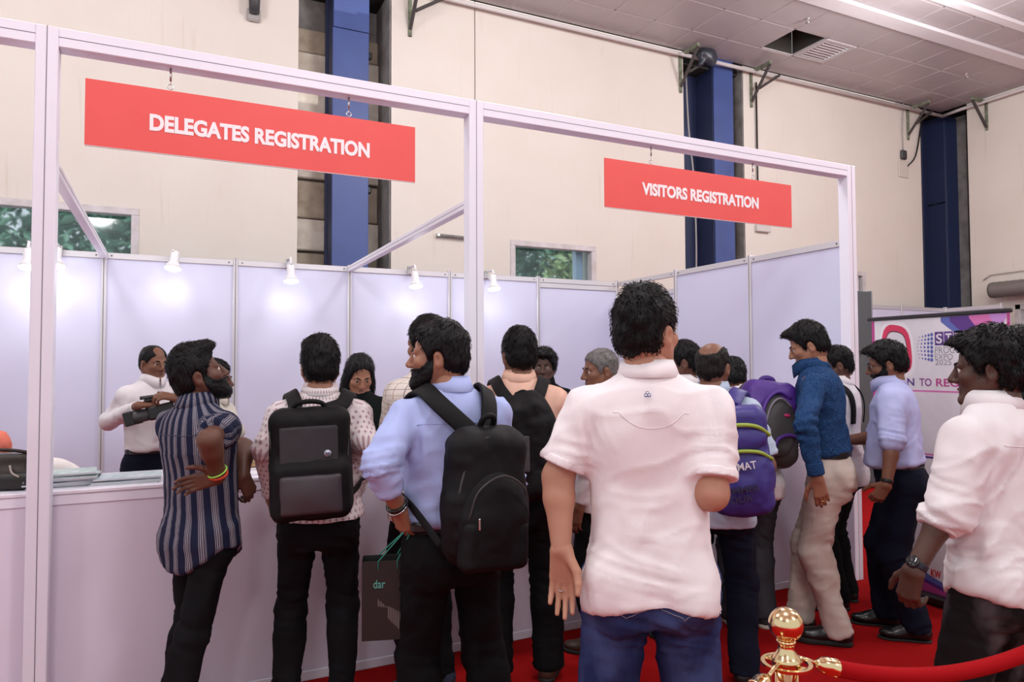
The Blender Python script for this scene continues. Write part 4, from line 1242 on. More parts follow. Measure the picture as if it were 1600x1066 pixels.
def make_shoe(A, ank, td, kind, s):
    sm, so, hs = {'leather': (SHOE_BLK, SOLE_BLK, .02), 'boot': (SHOE_BLK, SOLE_BLK, .03), 'brown': (SHOE_BRN, SOLE_BLK, .022), 'sneaker': (SHOE_CANVAS, SOLE_WHT, .028),
                  'navy': (SHOE_NAVY, SOLE_WHT, .026), 'loafer': (SHOE_BLK, SOLE_BLK, .012), 'sandal': (SHOE_BRN, SOLE_BLK, .02)}[kind]
    sd = np.array([td[1], -td[0], 0]); R = np.array([sd, td, [0, 0, 1.]])
    g = np.array([ank[0], ank[1], 0])
    q = lambda f, z, l=0: g+td*f*s+sd*l*s+np.array([0, 0, z*s])
    tz = .034 if kind != 'boot' else .042
    pr = [(cap(q(-.03, .045), q(.06, .048), .040*s, .041*s), .02), (ell(q(.125, tz), np.array([.046, .075, tz-.006])*s, R), .03), (ell(q(-.035, .05), np.array([.037, .04, .048])*s, R), .02),
          (cap(q(.05, .062), q(.1, .046), .032*s, .026*s), .03)]
    top = {'leather': .09, 'boot': .125, 'loafer': .072, 'sandal': .07}.get(kind, .085)
    pr.append((cap(q(-.012, .05), q(-.012, top), .041*s, .043*s, (False, True)), .02))
    f = field_of(pr, .0055); f.cut(lambda X, Y, Z: .012*s-Z+0*X+0*Y)
    V, F = f.mesh()
    V = V+vnormals(V, F)*(vnoise(V*45, 2)*.0012)[:, None]
    o = mesh_obj('shoe', V, F, sm, A.root)
    pr = [(cap(q(-.035, .012), q(.03, .012), .041*s, .039*s), .02), (cap(q(.03, .012), q(.135, .012), .039*s, .047*s), .02), (ell(q(.15, .012), np.array([.045, .06, .05])*s, R), .02)]
    f = field_of(pr, .006); f.cut(lambda X, Y, Z: np.maximum(Z-hs*s, .001-Z)+0*X+0*Y)
    V, F = f.mesh()
    mesh_obj('sole', V, F, so, o)
    if kind in ('boot', 'sneaker', 'leather'):
        for k in range(3):
            fz = .055+.022*k; z = .083-.010*k
            pts = spline([q(fz, z-.012, -.022), q(fz+.004, z+.006, 0), q(fz, z-.012, .022)], 7)
            MB().tube(pts, .0022*s, 5).build('lace', SOLE_BLK if kind != 'sneaker' else SOLE_WHT, o, True)
    if kind == 'navy':
        for k in range(3):
            for l in (-1, 1):
                pts = [q(.035+.02*k, .03, l*.043), q(.055+.02*k, .065, l*.034)]
                MB().tube(pts, .004*s, 5).build('stripe', mat('stripe_tan', (.45, .36, .3), .6), o, True)
    if kind == 'loafer':
        pts = spline([q(.065, .05, -.04), q(.07, .071, 0), q(.065, .05, .04)], 9)
        MB().tube(pts, .006*s, 6).build('strap', sm, o, True)
    return o

# ---------------------------------------------------------------- accessories
def ring_on(A, name, c, axis, r, tube, m, n=20, flat=1.0, parent=None):
    ax = nrm(axis); e1 = nrm(np.cross(ax, (.3, .5, .81))); e2 = np.cross(ax, e1)
    th = np.linspace(0, 2*math.pi, n+1)
    pts = np.array([c+e1*math.cos(t)*r+e2*math.sin(t)*r*flat for t in th])
    V, F = tube_mesh(pts, tube, 6, False)
    return MB()._add(V, F).build(name, m, parent or A.root, True)

def watch(A, nm, m, fr=.06, face=True):
    a = A.arm[nm]; d = nrm(a['W']-a['E']); c = a['W']-d*fr*.35*A.s
    pr = [(cap(c-d*.011, c+d*.011, .0335*A.s, .032*A.s, (True, True)), .003)]
    V, F = field_of(pr, .004).mesh()
    o = mesh_obj('wristwatch', V, F, m, A.root)
    if face:
        k = -nrm(np.asarray(a['palm'])-d*(np.asarray(a['palm'])@d))
        MB().lathe([(.0, -.006), (.019, -.006), (.02, .002), (.017, .005), (0, .005)], c+k*.034*A.s, 18, k).build('dial', mat('watch_dial', (.01, .01, .012), .15), o, True)
    return o

def on_mesh(o, pts, off=.0012):
    from mathutils.bvhtree import BVHTree
    if 'bvh' not in CACHE or CACHE['bvh'][0] != o.name:
        CACHE['bvh'] = (o.name, BVHTree.FromPolygons([v.co.copy() for v in o.data.vertices], [tuple(p.vertices) for p in o.data.polygons]))
    t = CACHE['bvh'][1]; out = []
    for p in pts:
        loc, n, i, d = t.find_nearest(Vector(p)); out.append(np.array(loc)+np.array(n)*off)
    return np.array(out)
CACHE = {}
def seam(A, prims, pts, r, m, name='seam', n=40, obj=None):
    """thin sewn line laid on a garment; pts in (right, forward, up) metres from the pelvis"""
    P = [A.P0+A.right*a*A.s+A.fwd*b*A.s+A.up*c*A.s for a, b, c in pts]
    q, n_ = drape(prims, spline(P, n), .0, False)
    return MB().tube(on_mesh(obj or A.shirt, q, r*.3), r, 5).build(name, m, A.root, True)

def pocket(A, cx, cz, w, h, m):
    pts = [(cx-w/2, -.25, cz+h/2), (cx-w/2, -.25, cz-h*.3), (cx, -.25, cz-h/2), (cx+w/2, -.25, cz-h*.3), (cx+w/2, -.25, cz+h/2), (cx-w/2, -.25, cz+h/2)]
    for a, b in zip(pts[:-1], pts[1:]):
        P = [A.P0*np.array([1, 1, 0])+np.array([a[0]+(b[0]-a[0])*t, a[1], .93+a[2]+(b[2]-a[2])*t])*A.s for t in np.linspace(0, 1, 9)]
        q, n_ = drape(A.trouser_prims, P, .0, False)
        MB().tube(on_mesh(A.trousers, q, .0006), .0013, 4).build('pocket_stitching', m, A.root, True)
# ================================================================ backpacks
BAG_BLK = mat('bag_black_nylon', (.005, .005, .006), .6, bump=(350, .25), spec=.2)
BAG_GREY = mat('bag_grey_fabric', (.045, .043, .048), .75, bump=(420, .35), spec=.2)
BAG_GREY2 = mat('bag_mauve_grey_fabric', (.045, .037, .045), .45, bump=(420, .3))
BAG_BLUE = mat('bag_indigo_nylon', (.045, .035, .21), .42, bump=(60, .15), spec=.4)
BAG_PURP = mat('bag_purple_nylon', (.075, .022, .25), .5, bump=(300, .2))
BAG_DGREY = mat('bag_dark_grey', (.045, .043, .043), .6, bump=(300, .25))
PIPING = mat('bag_piping_lime', (.3, .4, .05), .5)
PIPE_G = mat('bag_piping_grey', (.2, .18, .22), .5)
ORANGE = mat('bag_orange', (.8, .2, .03), .6)

def bag_frame(A, t, lat, back, yaw=0.0, pitch=0.0, roll=0.0):
    up, fw = A.up, A.fwd
    R = np.array([A.right, A.fwd, A.up])       # rows
    Q = rotz(math.radians(yaw))@rotx(math.radians(pitch))@roty(math.radians(roll))
    B = (R.T@Q).T
    c = A.P0+A.up*A.L*t+A.right*lat*A.s-A.fwd*back*A.s
    return c, B

class Bag:
    def __init__(b, A, label, t, lat, back, size, yaw=0, pitch=0, roll=0, group='backpacks worn by the visitors'):
        b.A = A; b.root = empty('backpack', tuple(A.loc), A.root.rotation_euler[2], label=label, category='backpack', group=group)
        b.c, b.B = bag_frame(A, t, lat, back, yaw, pitch, roll); b.sz = np.array(size, float)
    def P(b, u, d, z):
        """u right, d outward from the back (positive away from the wearer), z up, in half sizes"""
        h = b.sz/2
        return b.c+b.B[0]*u*h[0]-b.B[1]*d*h[1]+b.B[2]*z*h[2]
    def solid(b, name, prims, m, h=.007, amp=.003, seed=1, parent=None, cut=None):
        f = field_of(prims, h)
        V, F = f.mesh(); V = V+vnormals(V, F)*(vnoise(V*np.array([14, 14, 11]), seed)*amp+vnoise(V*33, seed+2)*amp*.4)[:, None]
        return mesh_obj(name, V, F, m, parent or b.root)
    def rb(b, c, half, rad): return rbox(c, half, rad, b.B)
    def slab(b, name, u0, u1, z0, z1, d, th, m, parent=None, rad=.006, bulge=0.0, skew=None):
        """rounded plate lying on the outer face"""
        h = b.sz/2; c = b.P((u0+u1)/2, d, (z0+z1)/2)
        f = field_of([(rbox(c, (abs(u1-u0)*h[0]/2, th/2, abs(z1-z0)*h[2]/2), min(rad, th*.49), b.B), .004)], .006)
        V, F = f.mesh()
        if bulge:
            q = (V-c)@b.B.T; w = np.clip(1-(q[:, 0]/(abs(u1-u0)*h[0]/2))**2, 0, 1)*np.clip(1-(q[:, 2]/(abs(z1-z0)*h[2]/2))**2, 0, 1)
            V = V-b.B[1]*(w*bulge)[:, None]
        V = V+vnormals(V, F)*(vnoise(V*22, 3)*.0018)[:, None]
        return mesh_obj(name, V, F, m, parent or b.root)
    def line(b, name, pts, r, m, parent=None, n=24):
        return MB().tube(spline([b.P(*p) for p in pts], n), r, 6).build(name, m, parent or b.root, True)
    def strap(b, pts, w, m, th=.012, off=.004, n=40, only_in=True, name='strap'):
        q = spline(pts, n); P, Nn = drape(b.A.shirt_prims, q, off, only_in)
        for _ in range(2): P[1:-1] = (P[:-2]+2*P[1:-1]+P[2:])/4
        for _ in range(3): Nn[1:-1] = (Nn[:-2]+2*Nn[1:-1]+Nn[2:])/4
        Nn /= np.linalg.norm(Nn, axis=1)[:, None]
        V, F = ribbon_mesh(P, Nn, w, th)
        return MB()._add(V, F).build(name, m, b.root, True)
    def shoulder_straps(b, m, w=.06, sides='RL', zt=.85, inset=.5, xs=.115, low=True, ztop=None):
        A = b.A; s = A.s
        for nm in sides:
            sg = 1 if nm == 'R' else -1
            q = lambda r, f, u: A.P0+A.right*r*s*sg+A.fwd*f*s+A.up*A.L*u
            pts = [b.P(sg*inset, -.6, zt), q(xs*.8, -.12, .9), q(xs, -.02, .985), q(xs*1.1, .08, .9), q(xs*1.15, .14, .7), q(xs*1.25, .14, .48)]
            b.strap(pts, w, m)
            if low:
                pts = [q(xs*1.25, .14, .48), q(.19, .05, .33), q(.18, -.08, .25), b.P(sg*.9, -.5, -.75)]
                b.strap(pts, .026, m, .004, .006, 24, name='webbing')
# ================================================================ clothes
WHITE_S = cloth('white_cotton', (.78, .75, .77))
PINKW = cloth('white_pique', (.84, .79, .81), weave=520, strength=.25)
LTBLUE = cloth('light_blue_cotton', (.40, .47, .80), var=(400, (.48, .55, .84), .6))
LTBLUE2 = cloth('pale_lavender_cotton', (.44, .47, .76), var=(400, (.52, .55, .82), .6))
PALEB = cloth('pale_blue_cotton', (.45, .53, .66))
PEACH = cloth('peach_cotton', (.80, .48, .36), var=(300, (.86, .6, .5), .6))
CREAMS = cloth('cream_cotton', (.66, .63, .55))
BLACKT = cloth('black_trouser_cloth', (.0045, .0045, .0055), var=(6, (.007, .007, .008), .6))
BLACKJ = cloth('black_denim', (.006, .006, .0075), weave=300, strength=.3, var=(7, (.010, .010, .012), .7))
NAVYT = cloth('navy_trouser_cloth', (.0055, .0075, .018))
GREYT = cloth('grey_trouser_cloth', (.045, .045, .053))
BEIGET = cloth('beige_chino', (.60, .52, .46), var=(5, (.54, .46, .4), .6))
BROWNT = cloth('olive_brown_trouser', (.06, .045, .036))
BLACKC = cloth('black_jacket', (.004, .006, .006))

def denim(name, base, fade, lo=.45):
    m = cloth(name, base, weave=300, strength=.4)
    N, L, b = nodes_of(m)
    tc = N.new('ShaderNodeTexCoord'); nz = N.new('ShaderNodeTexNoise'); nz.inputs['Scale'].default_value = 5; nz.inputs['Detail'].default_value = 6
    mp = N.new('ShaderNodeMapping'); mp.inputs['Scale'].default_value = (1.5, 1.5, .8); L.new(tc.outputs['Object'], mp.inputs[0]); L.new(mp.outputs[0], nz.inputs[0])
    r = N.new('ShaderNodeMapRange'); r.inputs[1].default_value = lo; r.inputs[2].default_value = .75; L.new(nz.outputs[0], r.inputs[0])
    L.new(mixc(N, L, r.outputs[0], base, fade), b.inputs['Base Color'])
    return m
JEANS = denim('blue_denim', (.02, .03, .105), (.07, .10, .25))
FADEJ = denim('faded_black_denim', (.012, .011, .012), (.10, .09, .10), .52)

def cuv_nodes(m):
    N, L, b = nodes_of(m)
    at = N.new('ShaderNodeAttribute'); at.attribute_name = 'cuv'
    sp = N.new('ShaderNodeSeparateXYZ'); L.new(at.outputs['Vector'], sp.inputs[0])
    return N, L, b, sp.outputs[0], sp.outputs[1], sp.outputs[2]

def stripes_mat():
    m = cloth('navy_striped_cotton', (.016, .02, .05), var=None)
    N, L, b, u, v, w = cuv_nodes(m)
    M = lambda *a: math_node(N, L, *a)
    ph = M('FRACT', M('DIVIDE', u, .058))
    def band(c, hw): return M('LESS_THAN', M('ABSOLUTE', M('SUBTRACT', ph, c)), hw)
    wide = M('MAXIMUM', band(.30, .04), M('MAXIMUM', band(.43, .04), M('MAXIMUM', band(.18, .025), M('MAXIMUM', band(.55, .02), band(.62, .012)))))
    dash = M('GREATER_THAN', M('FRACT', M('DIVIDE', v, .005)), .3)
    f = M('MULTIPLY', wide, M('ADD', M('MULTIPLY', dash, .45), .5))
    L.new(mixc(N, L, f, (.016, .02, .05), (.36, .34, .38)), b.inputs['Base Color'])
    return m
def motif_mat():
    m = cloth('white_print_cotton', (.76, .69, .70))
    N, L, b, u, v, w = cuv_nodes(m)
    M = lambda *a: math_node(N, L, *a)
    a_ = M('DIVIDE', u, .026); c_ = M('DIVIDE', v, .026)
    row = M('MULTIPLY', M('FRACT', M('MULTIPLY', M('FLOOR', c_), .5)), 1.0)
    x = M('SUBTRACT', M('FRACT', M('ADD', a_, row)), .5); y = M('SUBTRACT', M('FRACT', c_), .5)
    d = M('ADD', M('ABSOLUTE', x), M('ABSOLUTE', y))
    dots = M('MULTIPLY', M('LESS_THAN', d, .34), M('GREATER_THAN', M('SINE', M('MULTIPLY', M('ADD', M('MULTIPLY', x, x), M('MULTIPLY', M('ABSOLUTE', x), M('ABSOLUTE', y))), 90.0)), -.2))
    L.new(mixc(N, L, M('MULTIPLY', dots, .75), (.76, .69, .70), (.30, .13, .17)), b.inputs['Base Color'])
    return m
def plaid_mat():
    m = cloth('cream_plaid_cotton', (.74, .68, .62))
    N, L, b, u, v, w = cuv_nodes(m)
    M = lambda *a: math_node(N, L, *a)
    def lines(c, per, hw, off=0.0): return M('LESS_THAN', M('ABSOLUTE', M('SUBTRACT', M('FRACT', M('ADD', M('DIVIDE', c, per), off)), .5)), hw)
    a_ = M('MAXIMUM', lines(u, .026, .05), lines(v, .026, .05)); c_ = M('MAXIMUM', lines(u, .052, .03, .25), lines(v, .052, .03, .25))
    col = mixc(N, L, M('MULTIPLY', a_, .6), (.74, .68, .62), (.34, .22, .13))
    L.new(mixc(N, L, M('MULTIPLY', c_, .6), col, (.16, .14, .2)), b.inputs['Base Color'])
    return m
def navyprint_mat():
    m = cloth('navy_print_cotton', (.012, .035, .11))
    N, L, b, u, v, w = cuv_nodes(m)
    at = [n for n in N if n.type == 'ATTRIBUTE'][0]
    vo = N.new('ShaderNodeTexNoise'); vo.inputs['Scale'].default_value = 85; vo.inputs['Detail'].default_value = 3; vo.inputs['Distortion'].default_value = 2.5; L.new(at.outputs['Vector'], vo.inputs[0])
    r = N.new('ShaderNodeMapRange'); r.inputs[1].default_value = .45; r.inputs[2].default_value = .6; L.new(vo.outputs[0], r.inputs[0])
    L.new(mixc(N, L, r.outputs[0], (.010, .032, .10), (.028, .085, .21)), b.inputs['Base Color'])
    return m
STRIPES, MOTIF, PLAID, NAVYP = stripes_mat(), motif_mat(), plaid_mat(), navyprint_mat()
LW = lambda px, py, d: ('w', atD(px, py, d))
CUTS = dict(side=.007, back=.008, top=.024)

# ---------------------------------------------------------------- striped shirt man at the left
p1 = person('man in navy striped shirt, hand on his lower back, looking up', .575, -.34, -52, H=1.655, wd=.95, lean=-5, py=.065, head=(-36, 20, 0), hfwd=.02, skin='dark', seed=11,
    hair=dict(side=.006, back=.008, top=.03, extra=[((0, .06, .105), (.062, .045, .034), .03)], lift=.004, tl=.02, fade=.2, line=.005, nape=-.085, flow=(0, .5, .3)),
    beard=dict(th=.008), shirt=dict(mat=STRIPES, sleeve='short', frac=.66, sr=1.05, hemcurve=(.745, .08), hem=-.45, ease=.98, butt=.88), trousers=dict(mat=BLACKJ, r=(.084, .066, .054), butt=.78, amp=.006, top=.86), shoes='leather',
    arms={'R': dict(e=LW(326, 688, 2.66), w=LW(342, 745, 2.745), wdir=(-.95, .12, -.2), wpalm=(-.1, -1, -.1), curl=(14, 30, 20)), 'L': dict(e=LW(381, 700, 3.16), w=LW(380, 744, 3.05), dir=(.1, .4, -.9), palm=(-1, .2, 0), curl='half')},
    feet={'R': (.03, -.12, 0), 'L': (-.15, .02, 10)})
MB()  # wrist threads
ring_on(p1, 'wrist_thread', p1.arm['R']['W']-nrm(p1.arm['R']['W']-p1.arm['R']['E'])*.012, p1.arm['R']['W']-p1.arm['R']['E'], .033, .0055, mat('thread_red', (.55, .05, .02), .7))
ring_on(p1, 'wrist_thread', p1.arm['R']['W']-nrm(p1.arm['R']['W']-p1.arm['R']['E'])*.026, p1.arm['R']['W']-p1.arm['R']['E']+np.array([.03, .02, 0]), .036, .0035, mat('thread_green', (.3, .6, .08), .7))

# ---------------------------------------------------------------- man with the grey panelled backpack
p2 = person('man in white printed shirt wearing a black and grey panelled backpack', 1.10, -.36, -12, H=1.69, head=(4, -4, 0), skin='mid', seed=12, face=False,
    hair=dict(side=.010, back=.010, top=.032, extra=[((-.02, .05, .11), (.06, .05, .035), .03)], nape=-.07, fade=.3), shirt=dict(mat=MOTIF, frac=.88, cuff=(.05, .002), hem=-.045),
    trousers=dict(mat=BLACKJ, r=(.09, .066, .057)), shoes='leather', arms={'L': dict(e=LW(418, 700, 3.1), w=LW(424, 780, 3.22), curl='half'), 'R': dict(e=LW(566, 690, 3.12), w=LW(556, 775, 3.3), curl='half')},
    feet={'R': (.10, -.02, -12), 'L': (-.14, .0, 10)})
b = Bag(p2, 'black backpack with two grey panels and a round badge', .475, -.03, .215, (.33, .17, .45), roll=-2)
b.solid('body', [(b.rb(b.c, (.165, .085, .225), .06), .01), (b.rb(b.P(0, .55, -.5), (.156, .07, .12), .04), .03)], BAG_BLK, amp=.004)
o = b.slab('upper_panel', -.72, .68, -.04, .66, 1.0, .02, BAG_GREY, rad=.008)
b.slab('lower_pocket', -.72, .74, -.9, -.2, 1.32, .03, BAG_GREY2, rad=.012, bulge=.012)
b.line('handle', [(-.42, .1, .93), (-.3, .3, 1.06), (0, .4, 1.1), (.3, .3, 1.06), (.42, .1, .93)], .011, BAG_BLK)
b.line('seam', [(-.95, .6, .6), (-.9, .75, -.05), (-.92, .8, -.5)], .004, BAG_DGREY)
b.line('seam', [(.95, .6, .6), (.9, .75, -.05), (.92, .8, -.5)], .004, BAG_DGREY)
b.line('zip', [(-.8, .9, -.12), (0, 1.05, -.1), (.8, .9, -.12)], .005, BAG_DGREY)
lg = MB().lathe([(0, -.001), (.0145, -.001), (.0145, .002), (0, .0025)], (0, 0, 0), 24).build('badge', mat('badge_silver', (.45, .5, .58), .35, .5), b.root, True)
bq = Matrix(np.vstack([np.hstack([np.stack([b.B[0], b.B[2], -b.B[1]], 1), (b.P(.42, 1.0, .16)-b.B[1]*.0115)[:, None]]), [0, 0, 0, 1]]).tolist())
lg.matrix_local = bq
lettering('lettering', 'hp', .015, .017, mat('badge_navy', (.02, .03, .09), .4), b.root, bq@Matrix.Translation((-.0075, -.0085, .0026)), .0)
b.shoulder_straps(BAG_BLK, .062, inset=.42, zt=.9, xs=.125)

# ---------------------------------------------------------------- tall plaid shirt man behind the blue shirt
pe = person('tall man in cream plaid shirt behind the bearded man', 1.60, -.42, 12, H=1.80, head=(18, -5, 0), skin='mid', seed=13, face=False, hair=dict(**CUTS), shirt=dict(mat=PLAID, hem=-.2),
    trousers=dict(mat=BLACKT), shoes='navy', arms={'L': dict(e=LW(612, 690, 3.25), w=LW(640, 745, 3.35)), 'R': dict()}, feet={'L': (-.02, .06, 55), 'R': (.12, .1, 20)}, lod=1.3)

# ---------------------------------------------------------------- bearded man in light blue, black backpack
p3 = person('bearded man in light blue shirt with a black backpack, hand on hip', 1.405, -1.13, 1, H=1.73, hlat=-.045, px=.03, wd=1.0, belly=.02, head=(62, 0, 0), skin='mid', seed=14,
    hair=dict(side=.009, back=.012, top=.022, nape=-.075, fade=.25, tl=.022, lift=.003), beard=dict(th=.0065),
    shirt=dict(mat=LTBLUE, sleeve='rolled', frac=.52, cuff=(.05, .004), tuck=True, amp=.013), trousers=dict(mat=BLACKT, r=(.093, .076, .072), belt=True), shoes='leather',
    arms={'L': dict(e=LW(591, 728, 2.36), w=LW(624, 796, 2.46), wdir=(.30, .35, -.85), wpalm=(.8, .5, .15), curl=(22, 34, 22)), 'R': dict(e=(.26, -.02, 1.12), w=(.25, .12, .92))},
    feet={'L': (-.05, .02, 10), 'R': (.22, -.02, -12)})
ring_on(p3, 'bracelet', p3.arm['L']['W']-nrm(p3.arm['L']['W']-p3.arm['L']['E'])*.012, p3.arm['L']['W']-p3.arm['L']['E']+np.array([.05, 0, 0]), .036, .0042, METAL)
ring_on(p3, 'bracelet', p3.arm['L']['W']-nrm(p3.arm['L']['W']-p3.arm['L']['E'])*.024, p3.arm['L']['W']-p3.arm['L']['E'], .034, .007, BELT_BLK)
hq = p3.P0+np.array([-.15, -.09, .06])
MB().bbox((-.035, -.012, -.02), (.035, .012, .02), .01, Matrix.Translation(tuple(hq))@Matrix.Rotation(-.4, 4, 'Z')).build('belt_pouch', BELT_BLK, p3.root)
b = Bag(p3, 'plain black backpack with a rounded front pocket on the bearded man', .33, .03, .225, (.285, .17, .475), roll=3, yaw=2)
b.solid('body', [(b.rb(b.c, (.142, .085, .237), .075), .01), (ell(b.P(0, .2, -.2), (.15, .09, .19), b.B), .04)], BAG_BLK, amp=.006, seed=4)
b.solid('front_pocket', [(ell(b.P(0.02, .9, -.22), (.122, .055, .15), b.B), .02), (b.rb(b.P(0.02, .8, -.5), (.12, .06, .1), .05), .03)], BAG_BLK, amp=.004, seed=5)
b.solid('lower_pocket', [(b.rb(b.P(0, 1.0, -.62), (.12, .045, .085), .03), .02)], BAG_BLK, amp=.004, seed=6)
b.line('seam', [(-.75, 1.3, -.25), (-.6, 1.55, .15), (0, 1.6, .35), (.6, 1.55, .15), (.8, 1.3, -.25)], .0035, BAG_DGREY)
b.line('zip', [(-.9, .7, -.5), (-.85, .8, .2), (-.5, .8, .75), (0, .8, .86), (.5, .8, .75), (.85, .8, .2), (.9, .7, -.5)], .0045, BAG_DGREY)
b.line('handle', [(-.18, -.2, .94), (-.14, .1, 1.1), (0, .2, 1.15), (.14, .1, 1.1), (.18, -.2, .94)], .011, BAG_BLK)
MB().bbox((-.004, -.004, -.02), (.004, .004, .02), .003, Matrix.Translation(tuple(b.P(-.55, 1.55, -.3)))).build('zip_pull', METAL, b.root)
b.shoulder_straps(BAG_BLK, .066, inset=.2, zt=.85, xs=.12)

# ---------------------------------------------------------------- peach shirt man
p4 = person('man in peach shirt with a blue lanyard and slouching black backpack', 2.06, -.44, -24, H=1.75, wd=1.05, belly=.02, head=(14, 0, 0), skin='brown', seed=15, face=False,
    hair=dict(side=.009, back=.010, top=.028, nape=-.07, fade=.3), shirt=dict(mat=PEACH, tuck=True), trousers=dict(mat=BLACKT, r=(.096, .074, .075)), shoes='brown',
    arms={'L': dict(e=(-.25, .06, 1.12), w=(-.2, .28, 1.06)), 'R': dict(e=(.26, .06, 1.12), w=(.2, .28, 1.06))}, feet={'L': (-.11, .0, 12), 'R': (.14, .06, -18)})
b = Bag(p4, 'slouching black backpack with an orange tag on the peach shirt man', .42, .01, .21, (.29, .16, .50), roll=0)
b.solid('body', [(b.rb(b.P(0, 0, -.15), (.142, .08, .21), .07), .01), (ell(b.P(.1, 0, .55), (.12, .07, .13), b.B), .05), (cap(b.P(-.7, .5, .55), b.P(.3, .7, .75), .05, .035), .03), (cap(b.P(-.75, .4, .5), b.P(-.5, .6, .05), .045, .03), .03)], BAG_BLK, amp=.009, seed=8)
b.slab('webbing', -.08, .18, -.42, .25, 1.02, .012, BAG_DGREY, rad=.004)
b.slab('orange_tag', -.98, -.66, -.06, .48, .55, .03, ORANGE, rad=.008)
b.line('zip', [(.0, .95, .62), (.35, .9, .45), (.6, .8, .1), (.75, .7, -.3)], .004, BAG_DGREY)
b.line('handle', [(-.25, -.5, .98), (0, -.3, 1.04), (.25, -.5, .98)], .009, BAG_BLK)
MB().lathe([(0, -.02), (.03, -.02), (.032, .03), (0, .035)], tuple(b.P(1.0, -.1, .28)), 14).build('bottle_cap', mat('cap_blue', (.02, .09, .7), .4), b.root, True)
b.shoulder_straps(BAG_BLK, .06, inset=.45, zt=.85, xs=.12)
ly = [p4.Nb+p4.right*.058*math.sin(t)+p4.fwd*.062*math.cos(t)+p4.up*(.028+.01*math.cos(t)) for t in np.linspace(math.pi*.35, math.pi*1.65, 24)]
V, F = ribbon_mesh(np.array(ly), np.array([nrm((p-p4.Nb)*np.array([1, 1, 0])) for p in ly]), .018, .003)
MB()._add(V+0, F).build('lanyard', mat('lanyard_blue', (.03, .04, .3), .6), p4.root)

# ---------------------------------------------------------------- white polo man, the nearest
ph = person('tall man in white polo shirt and blue jeans seen from behind', 1.78, -1.87, -32, H=1.80, wd=1.02, belly=.01, head=(-38, 3, 0), skin='light', seed=16, hscale=1.0,
    hair=dict(side=.010, back=.010, top=.026, nape=-.068, fade=.2, lump=.005, wave=1.2, tl=.02, lift=.008, tufts=1300), shirt=dict(mat=PINKW, sleeve='short', frac=.82, sr=1.06, hemcurve=(.845, -.03), hem=-.3, cuff=(.022, .0015), ease=.95, collar='polo', vert=(7, 7, 2.0), amp=.009),
    trousers=dict(mat=JEANS, r=(.098, .08, .07), butt=1.04), shoes='sneaker', lod=.98,
    arms={'L': dict(e=LW(872, 745, 2.12), w=LW(877, 858, 2.05), dir=(.02, .05, -1), palm=(-.1, -1, 0), curl=(10, 18, 10), thumb=.45), 'R': dict(e=LW(1112, 772, 2.0), w=(.16, .33, 1.28))},
    feet={'L': (-.14, 0, 12), 'R': (.15, .02, -12)})
ring_on(ph, 'finger_ring', ph.arm['L']['W']+np.array([.0, .0, -.118])+ph.Rz.T@np.array([-.02, 0, 0])*0, (0, 0, 1), .011, .002, METAL)
# back yoke emblem
pe_ = ph.P0+ph.up*ph.L*.905-ph.fwd*.2
q, n_ = drape(ph.shirt_prims, [pe_-ph.right*.012+ph.fwd*.06], .008, False)
Mx = Matrix(np.vstack([np.hstack([np.stack([ph.right, nrm(np.cross(n_[0], ph.right)), n_[0]], 1), q[0][:, None]]), [0, 0, 0, 1]]).tolist())
em = MB()
for cx, cy in ((0, .0055), (-.0045, -.001), (.0045, -.001)):
    em.tube([(cx+.0045*math.cos(t), cy+.0045*math.sin(t), 0) for t in np.linspace(0, 2*math.pi, 17)], .0009, 5, False)
em.tube([(-.009, -.0065, 0), (.009, -.0065, 0)], .0009, 5)
em = em.build('emblem', mat('emblem_blue', (.02, .05, .22), .5), ph.root, True); em.matrix_local = Mx

# ---------------------------------------------------------------- faces between the polo man and the visitors counter
pi_ = person('grey-haired man behind the shoulder of the white polo man', 2.66, -.28, 30, H=1.66, head=(50, -6, 0), skin='brown', seed=17, hair=dict(side=.003, back=.004, top=.006, col='grey', line=.01, tufts=500, tl=.012, lift=.002), shirt=dict(mat=WHITE_S), trousers=dict(mat=BLACKT), shoes='brown', lod=1.45, feet={'R': (.13, .0, -5), 'L': (-.1, 0, 5)})
pj = person('man with glasses and moustache facing left beside the balding man', 3.22, -.30, 42, H=1.71, head=(12, -2, 0), skin='dark', seed=18, hair=dict(side=.005, back=.006, top=.014), beard=dict(th=.001, tufts=40) if False else None, shirt=dict(mat=WHITE_S, sleeve='short'), trousers=dict(mat=BROWNT), shoes='sandal', lod=1.45, feet={'R': (.1, -.06, -8), 'L': (-.1, 0, 5)})
gm = mat('spectacle_frame', (.03, .028, .03), .3, .5)
for sg in (1, -1):
    pts = [pj.H2((sg*.033+.02*math.cos(t), .097-.004*abs(math.cos(t)), -.004+.016*math.sin(t))) for t in np.linspace(0, 2*math.pi, 17)]
    MB().tube(pts, .0014, 5, False).build('glasses_rim', gm, pj.root, True)
    MB().tube([pj.H2((sg*.053, .093, 0)), pj.H2((sg*.074, .06, .004)), pj.H2((sg*.078, -.005, .006))], .0014, 5).build('glasses_temple', gm, pj.root, True)
V, F = tube_mesh(spline([pj.H2(q) for q in ((-.025, .086, -.058), (0, .1, -.05), (.025, .086, -.058))], 9), np.array([.002, .004, .006, .006, .006, .006, .006, .004, .002]), 6)
MB()._add(V, F).build('moustache', HAIR_BLACK, pj.root, True)

